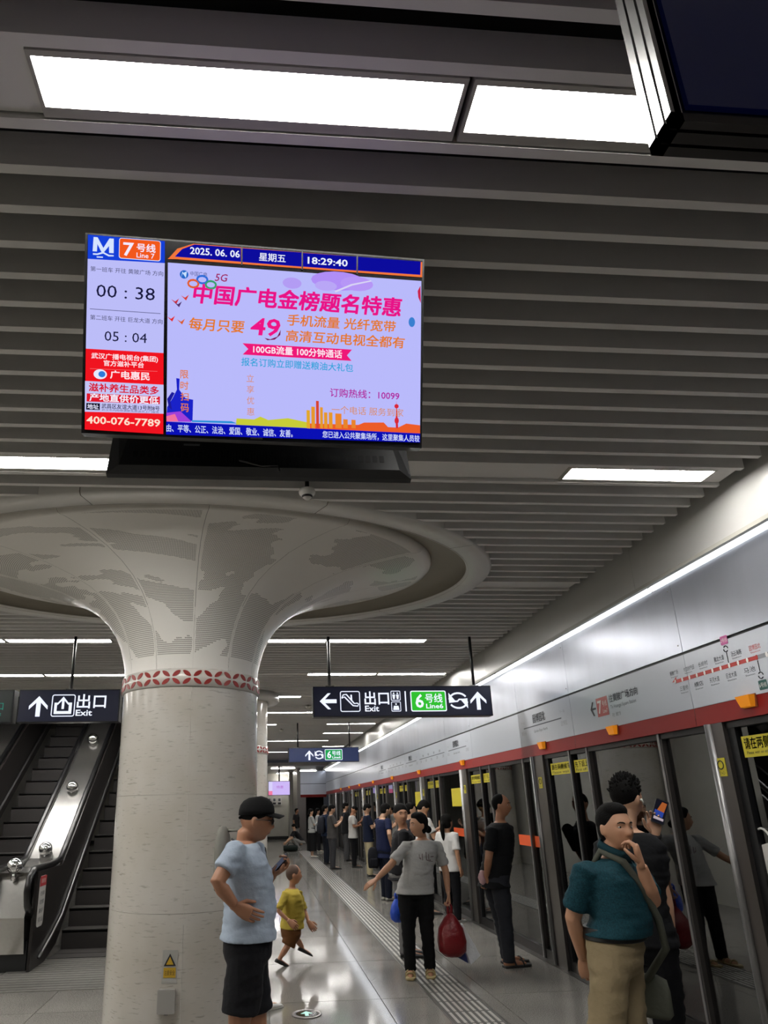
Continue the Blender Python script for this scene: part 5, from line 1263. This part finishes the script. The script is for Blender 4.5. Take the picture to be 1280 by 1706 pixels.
# 3: tall man in black tee with raised phone
D = 4.0; fc = 38
J3 = dict(pelvis=at(1062, 1562, D), neck=at(1046, 1384, D), head=at(1046, 1331, D + .02), shR=at(1082, 1418, D - .07), shL=at(1030, 1414, D + .12), hem_z=at(1060, 1572, D).z, hs=1.0)
p = person('tall man in black tee with spiky hair raising a phone', (at(1062, 1562, D).x, D), fc, 1.76, 'c', '101114', .66, '0d0e12', 'trousers', '1a1a1a', 'spiky', bulk=1.08, hyaw=28, hpitch=2, det=2, vox=.0085, J=J3, feet=((.1, 0), (-.1, 0)),
           arms=(A(at(1107, 1496, D - .1), at(1117, 1550, D - .1), (.1, .05, -1), (-.8, .5, 0), (.4, .8, .1), .5), A(at(1088, 1440, D + .22), at(1092, 1392, D + .12), (.1, .05, 1), (-.5, -.75, .1), (-.8, .2, .4), (.55, .6, .65, .7))))
W, hs = p['W'], p['hs']
er = thing('earbud', 'white wireless earbud in the ear of the tall man', 'earphone', tuple(W((.085, 0, -.01))))
MB().ball(W((.088 * hs, .006 * hs, -.008 * hs)), .008, seg=10, rg=8).build('bud', M_white, er, True); MB().tube([W((.09 * hs, .008 * hs, -.01 * hs)), W((.089 * hs, .022 * hs, -.035 * hs))], .0045, 8).build('stem', M_white, er, True)
bw = p['arm'][1]; wv = (bw[2] - bw[1]).normalized(); MB().tube([bw[2] - wv * .02, bw[2] + wv * .012], .036, 14).build('wristband', M_blk, p['t'], True)
ph, so, pl = phone('phone with bright picture held up by the tall man', at(1100, 1352, D + .08), 0, at(1106, 1330, D + .08) - at(1096, 1372, D + .06), (-.35, -.9, 0), screen=glow('phone dark', '20202c', .5))
MB().prism([(-.025, -.02), (.02, -.02), (.028, .06), (-.0, .062)], lambda u, v, w: pl(u, v, w + .001), .0004).build('picture', glow('phone orange', 'b06030', .8), so)
MB().prism([(-.03, -.03), (.02, -.035), (.022, .0), (-.03, .005)], lambda u, v, w: pl(u, v, w + .0012), .0004).build('picture', glow('phone blue', '3048a0', .8), so)
MB().prism([(-.028, -.055), (.028, -.055), (.028, -.04), (-.028, -.036)], lambda u, v, w: pl(u, v, w + .001), .0004).build('picture', glow('phone pale', 'c0b0b8', .8), so)

# 4: man in black tee, hands behind back
D = 7.62
J4 = dict(neck=at(834, 1369, D), head=at(836, 1342, D - .02), shR=at(820, 1384, D - .15), shL=at(846, 1382, D + .16), hem_z=at(836, 1478, D).z, hs=1.04)
p = person('balding man in black tee and grey trousers with hands clasped behind', (at(838, 1600, D).x, D), 80, 1.74, 'b', '0e0f12', .72, '2b2d33', 'trousers', '161515', 'bald', hyaw=44, bulk=1.06, belly=.012, det=1, vox=.010, J=J4, feet=((.09, .02), (-.08, .10)), shoe_kind='sandal',
           arms=(A(at(814, 1432, D - .18), at(811, 1460, D - .1), (.1, .3, -.8), (-1, 0, 0), (0, .2, 1), .8), A(at(826, 1432, D + .2), at(815, 1460, D + .04), (-.4, -.5, -.6), (-1, 0, .2), (0, 0, 1), .8)))
mp_ = thing('paper_packet', 'crumpled pink packet held behind the back of the balding man', 'packet', tuple(at(803, 1462, D - .05)))
pk = MB().ball(at(804, 1462, D - .06), .045, .04, .075, 16, 12); wrinkle(pk, .02, 20, 4); pk.build('wrap', mat('pink wrap', 'c09a9e', .5), mp_, True)
MB().tube([at(806, 1474, D - .06), at(812, 1478, D - .06)], .012, 6).build('tail', M_white, mp_)

# 5: woman in pale tee with outstretched arm
D = 7.4
J5 = dict(neck=at(704, 1398, D), head=at(697, 1375, D - .05), shR=at(677, 1410, D - .03), shL=at(728, 1408, D + .05), hem_z=at(700, 1488, D).z, hs=1.03)
p = person('woman in pale grey printed tee stretching one arm out', (at(700, 1610, D).x, D), 192, 1.56, 'a', 'a8a8a6', .78, '0a0a0c', 'trousers', 'a8966a', 'bun', fem=1, hyaw=60, bulk=1.13, belly=.012, det=1, vox=.010, J=J5, feet=((.10, .06), (-.10, .0)), shoe_kind='sandal',
           arms=(A(at(650, 1442, D - .12), at(627, 1465, D - .22), (-.8, -.15, -.42), (-.2, .3, -1), (.2, -1, .2), (.12, .15, .2, .25)), A(at(743, 1452, D + .02), at(747, 1488, D - .04), (.05, -.05, -1), (-.9, .1, 0), (-.2, -1, 0), .95)))
prm = mat('faded print', '75686a', .8); F, R = p['F'], p['R']
shirtfront = lambda u, v, w: tuple(p['nb'] + F * (.158 + w - 1.6 * u * u) - R * u + V((0, 0, v)))
for u0, u1, v0, v1 in ((-.085, -.03, -.200, -.175), (-.02, -.012, -.20, -.135), (-.05, -.044, -.19, -.14), (.02, .028, -.20, -.12), (.028, .07, -.205, -.195), (.045, .052, -.19, -.14), (-.085, .09, -.215, -.210), (.07, .10, -.17, -.16)):
    MB().prism([(u0, v0), (u1, v0), (u1, v1), (u0, v1)], shirtfront, .004).build('print', prm, p['shirt'])
hp_ = at(748, 1500, D - .05)
shopping_bag('round red plastic bag of goods in the hand of the woman in the pale tee', hp_ + V((0, 0, .0)), .30, .40, .26, '7d141c', (1, 0, 0), (0, 1, 0), .12)
wbg = thing('carrier_bag', 'folded white and blue carrier bag beside the red bag', 'bag', tuple(hp_))
tv4 = [hp_ + V(q) for q in ((.02, .03, -.14), (.10, .03, -.22), (.06, .06, -.22))]
wq = lambda u, v, w: tuple(hp_ + V((u, -.03 + w, v)))
MB().prism([(.05, -.24), (.12, -.22), (.28, -.52), (.17, -.60)], wq, .05).build('bag', mat('white bag', 'e2e4e8', .45, bump=(20, .5, .02)), wbg)
MB().prism([(.05, -.30), (.11, -.36), (.165, -.60), (.04, -.53)], lambda u, v, w: tuple(hp_ + V((u, .03 + w, v))), .04).build('side_panel', mat('blue side', '2c3a78', .45), wbg)
MB().tube([hp_ + V((0, .02, .0)), hp_ + V((.03, .05, -.1)), hp_ + V((.05, .07, -.2))], .006, 6).build('handle', M_white, wbg)

# 6: running child in yellow
D = 8.05
p = person('small child in yellow top and brown shorts running', (at(487, 1604, D).x, D), 75, 1.03, 'b', 'a8953c', .9, '5c3a1c', 'shorts', '1c1a1a', 'shavedhead', hyaw=10, bulk=1.35, belly=.02, det=1, vox=.010, J=dict(hs=.90, head=at(490, 1457, D), neck=at(487, 1479, D), shR=at(476, 1490, D - .09), shL=at(498, 1488, D + .09), short_f=.9, pelvis=at(485, 1550, D), hem_z=at(486, 1546, D).z),
           feet=((.05, -.16, .03), (-.06, .14, .10)), arms=('swing', A(at(508, 1518, D + .1), at(514, 1535, D + .02), (.4, -.2, -.5), (0, 1, 0), (0, 0, 1), .7)))
hb = MB().ball(p['W'](V((0, -.012, .018)) * .9), .0795 * .9, .093 * .9, .101 * .9, 24, 16, p['HM']); hb.build('hair', mat('shaved hair', '4d3a2f', .8), p['t'], True)

# 7: man in dark jacket turning to the viewer
D = 8.25
p = person('man in dark jacket and grey trousers turning his face to the viewer', (at(668, 1580, D).x + .05, D), 100, 1.72, 'a', '17161a', 1.8, '6e6d6c', 'trousers', '202022', 'crop', hyaw=72, bulk=1.1, det=1, vox=.011, J=dict(head=at(668, 1357, D - .05), neck=at(672, 1382, D), hs=1.05), feet=((.1, 0), (-.1, 0)))
shopping_bag('blue plastic bag hanging beside the man in the dark jacket', at(661, 1486, D - .25), .17, .26, .12, '1c46b4', (1, 0, 0), (0, 1, 0), .05)

# 8: girl in white shirt, back to the viewer
D = 10.3
p = person('girl in white shirt with ponytail facing the glass doors', (at(757, 1540, D).x, D), 52, 1.47, 'a', 'c9c8c6', .85, '0c0d12', 'trousers', 'e8e6e2', 'tail', fem=1, det=0, vox=.012, bulk=.98, J=dict(hs=1.0))
# 9: man in white shirt bowing his head
D = 11.1
p = person('man in white shirt with bowed head behind the ponytail girl', (at(733, 1500, D).x - .22, D), 88, 1.70, 'c', 'c4c4c2', .7, '2a2a30', 'trousers', '222222', 'short', hpitch=48, lean=.12, det=1, vox=.012, arms=('phone', 'phone'))
# 10: navy polo with bag
D = 12.8
p = person('man in navy polo seen from behind with hand on hip', (2.33, D), 70, 1.66, 'c', '141c3c', .7, '0e1322', 'trousers', '9d9a92', 'short', hpitch=20, det=0, vox=.012, bulk=1.05, hem=.43, arms=('hip', 'phone'))
backpack('dark bag at the hip of the man in the navy polo', (2.12, D + .05, .72), (1, 0, 0), (0, 1, 0), .2, .36, .14, '12131a')
# 11
p = person('man in navy tee and cream trousers looking down', (2.69, 16.9), 90, 1.67, 'c', '121a30', .72, 'b3a888', 'trousers', '151517', 'short', hpitch=35, det=0, vox=.013, arms=('phone', 'phone'))
# 12, 13
p = person('man in white tee with printed sleeve and black trousers', (2.66, 19.4), 92, 1.63, 'b', 'c6c4c0', .75, '101014', 'trousers', '151517', 'crop', hpitch=40, det=0, vox=.014, arms=('fold', 'phone'))
MB().ball(p['sh'][0] + V((0, -.03, -.14)), .05, .03, .06, 12, 8).build('print', mat('sleeve print', '6d6a68', .8), p['shirt'], True)
p = person('man in black shirt partly hidden behind the white tee man', (2.74, 21.6), 80, 1.72, 'c', '131316', .75, '4a4a4c', 'trousers', '151517', 'short', hpitch=25, det=0, vox=.015, arms=('phone', 'phone'))
# 14, 15
p = person('man in dark grey tee and grey trousers holding a phone', (2.03, 19.1), 85, 1.66, 'c', '4a4847', .75, '3b3b3f', 'trousers', '151517', 'short', hpitch=22, det=0, vox=.013, arms=('phone', 'phone'))
phone('tiny phone in the hands of the man in the dark grey tee', p['hands'][0] + V((.04, 0, .03)), 0, (.3, 0, 1), (-1, 0, .3))
p = person('man in dark navy with a large backpack', (2.02, 20.7), 80, 1.66, 'c', '1e2940', 1.7, '151a26', 'trousers', '151517', 'short', hpitch=10, det=0, vox=.014)
backpack('large charcoal backpack on the man in dark navy', (1.86, 20.5, 1.12), (.2, 1, 0), (1, -.2, 0), .32, .5, .2, '2a2c34', [p['sh'][0], p['sh'][1]])
# 16, 17
p = person('woman in pale grey jacket and long black skirt using a phone', (1.82, 23.6), 85, 1.55, 'c', 'a3a4a2', 1.8, '101012', 'skirt', 'cfccc0', 'bob', fem=1, hpitch=18, det=0, vox=.014, hem=.5, arms=('phone', 'phone'))
p = person('woman in white top standing behind the long skirt woman', (2.28, 26.2), 88, 1.55, 'c', 'b9b9bb', .8, '17171a', 'trousers', 'cfccc0', 'bob', fem=1, hpitch=18, det=0, vox=.016, arms=('phone', 'phone'))
# 18: crouching
def croucher(label, x, y, face):
    a = math.radians(face); F = V((math.sin(a), math.cos(a), 0)); R = V((math.cos(a), -math.sin(a), 0)); b0 = V((x, y, 0)); U = V((0, 0, 1))
    pel = b0 - F * .12 + U * .30; nb = b0 + F * .18 + U * .72
    return person(label, (x, y), face, 1.6, 'c', '1c1b1d', .8, '8d8a86', 'trousers', 'b9b6b0', 'bob', fem=1, hpitch=35, det=0, vox=.016, J=dict(pelvis=pel, neck=nb, kneeR=b0 + F * .32 + R * .12 + U * .44, kneeL=b0 + F * .30 - R * .12 + U * .44, hem_z=.36), feet=((.1, .02), (-.1, .0)),
                  arms=(A(nb + R * .17 + F * .14 - U * .26, nb + R * .1 + F * .34 - U * .42, F - U, -R, U, .5), A(nb - R * .17 + F * .14 - U * .26, nb - R * .1 + F * .34 - U * .42, F - U, R, U, .5)))
croucher('person crouching on the floor by a dark bag near the end wall', 1.62, 27.6, 262)
db = thing('duffel_bag', 'dark green bag lying on the floor before the crouching person', 'bag', (1.28, 27.0, 0))
MB().loft([ell_ring(V((.98 + q * .55, 26.95, .11)), k_ * .11, k_ * .2, V((0, 0, 1)), V((0, 1, 0)), 14, 3) for q, k_ in ((0, .7), (.05, .95), (.5, 1), (.95, .95), (1, .7))]).build('bag', cloth('dark green bag', '1a221e'), db, True)
MB().tube([V((1.1, 26.95, .2)), V((1.2, 26.9, .3)), V((1.35, 26.9, .3)), V((1.45, 26.95, .2))], .014, 6).build('handle', M_blk, db)
# 19
p = person('person in dark tee and pale trousers leaning by the end pillar', (1.72, 31.0), 120, 1.55, 'b', '2c2a2a', .8, '9c9a96', 'trousers', '3a3a3a', 'short', det=0, vox=.016)
# 20: hidden behind the man in the cap
p = person('long haired person hidden behind the man in the cap', (-.05, 6.3), 60, 1.58, 'c', '2a2a2e', .8, '26262a', 'trousers', 'e8e6e2', 'long', fem=1, det=0, vox=.014, feet=((-.02, .10), (-.13, .0)))
# 21
p = person('dark haired person between the man in the jacket and the doors', (at(686, 1400, 12.0).x, 12.0), 95, 1.66, 'c', '232329', .8, '1a1a1e', 'trousers', '222222', 'short', det=0, vox=.014)
bpy.data.scenes.remove(TMP)
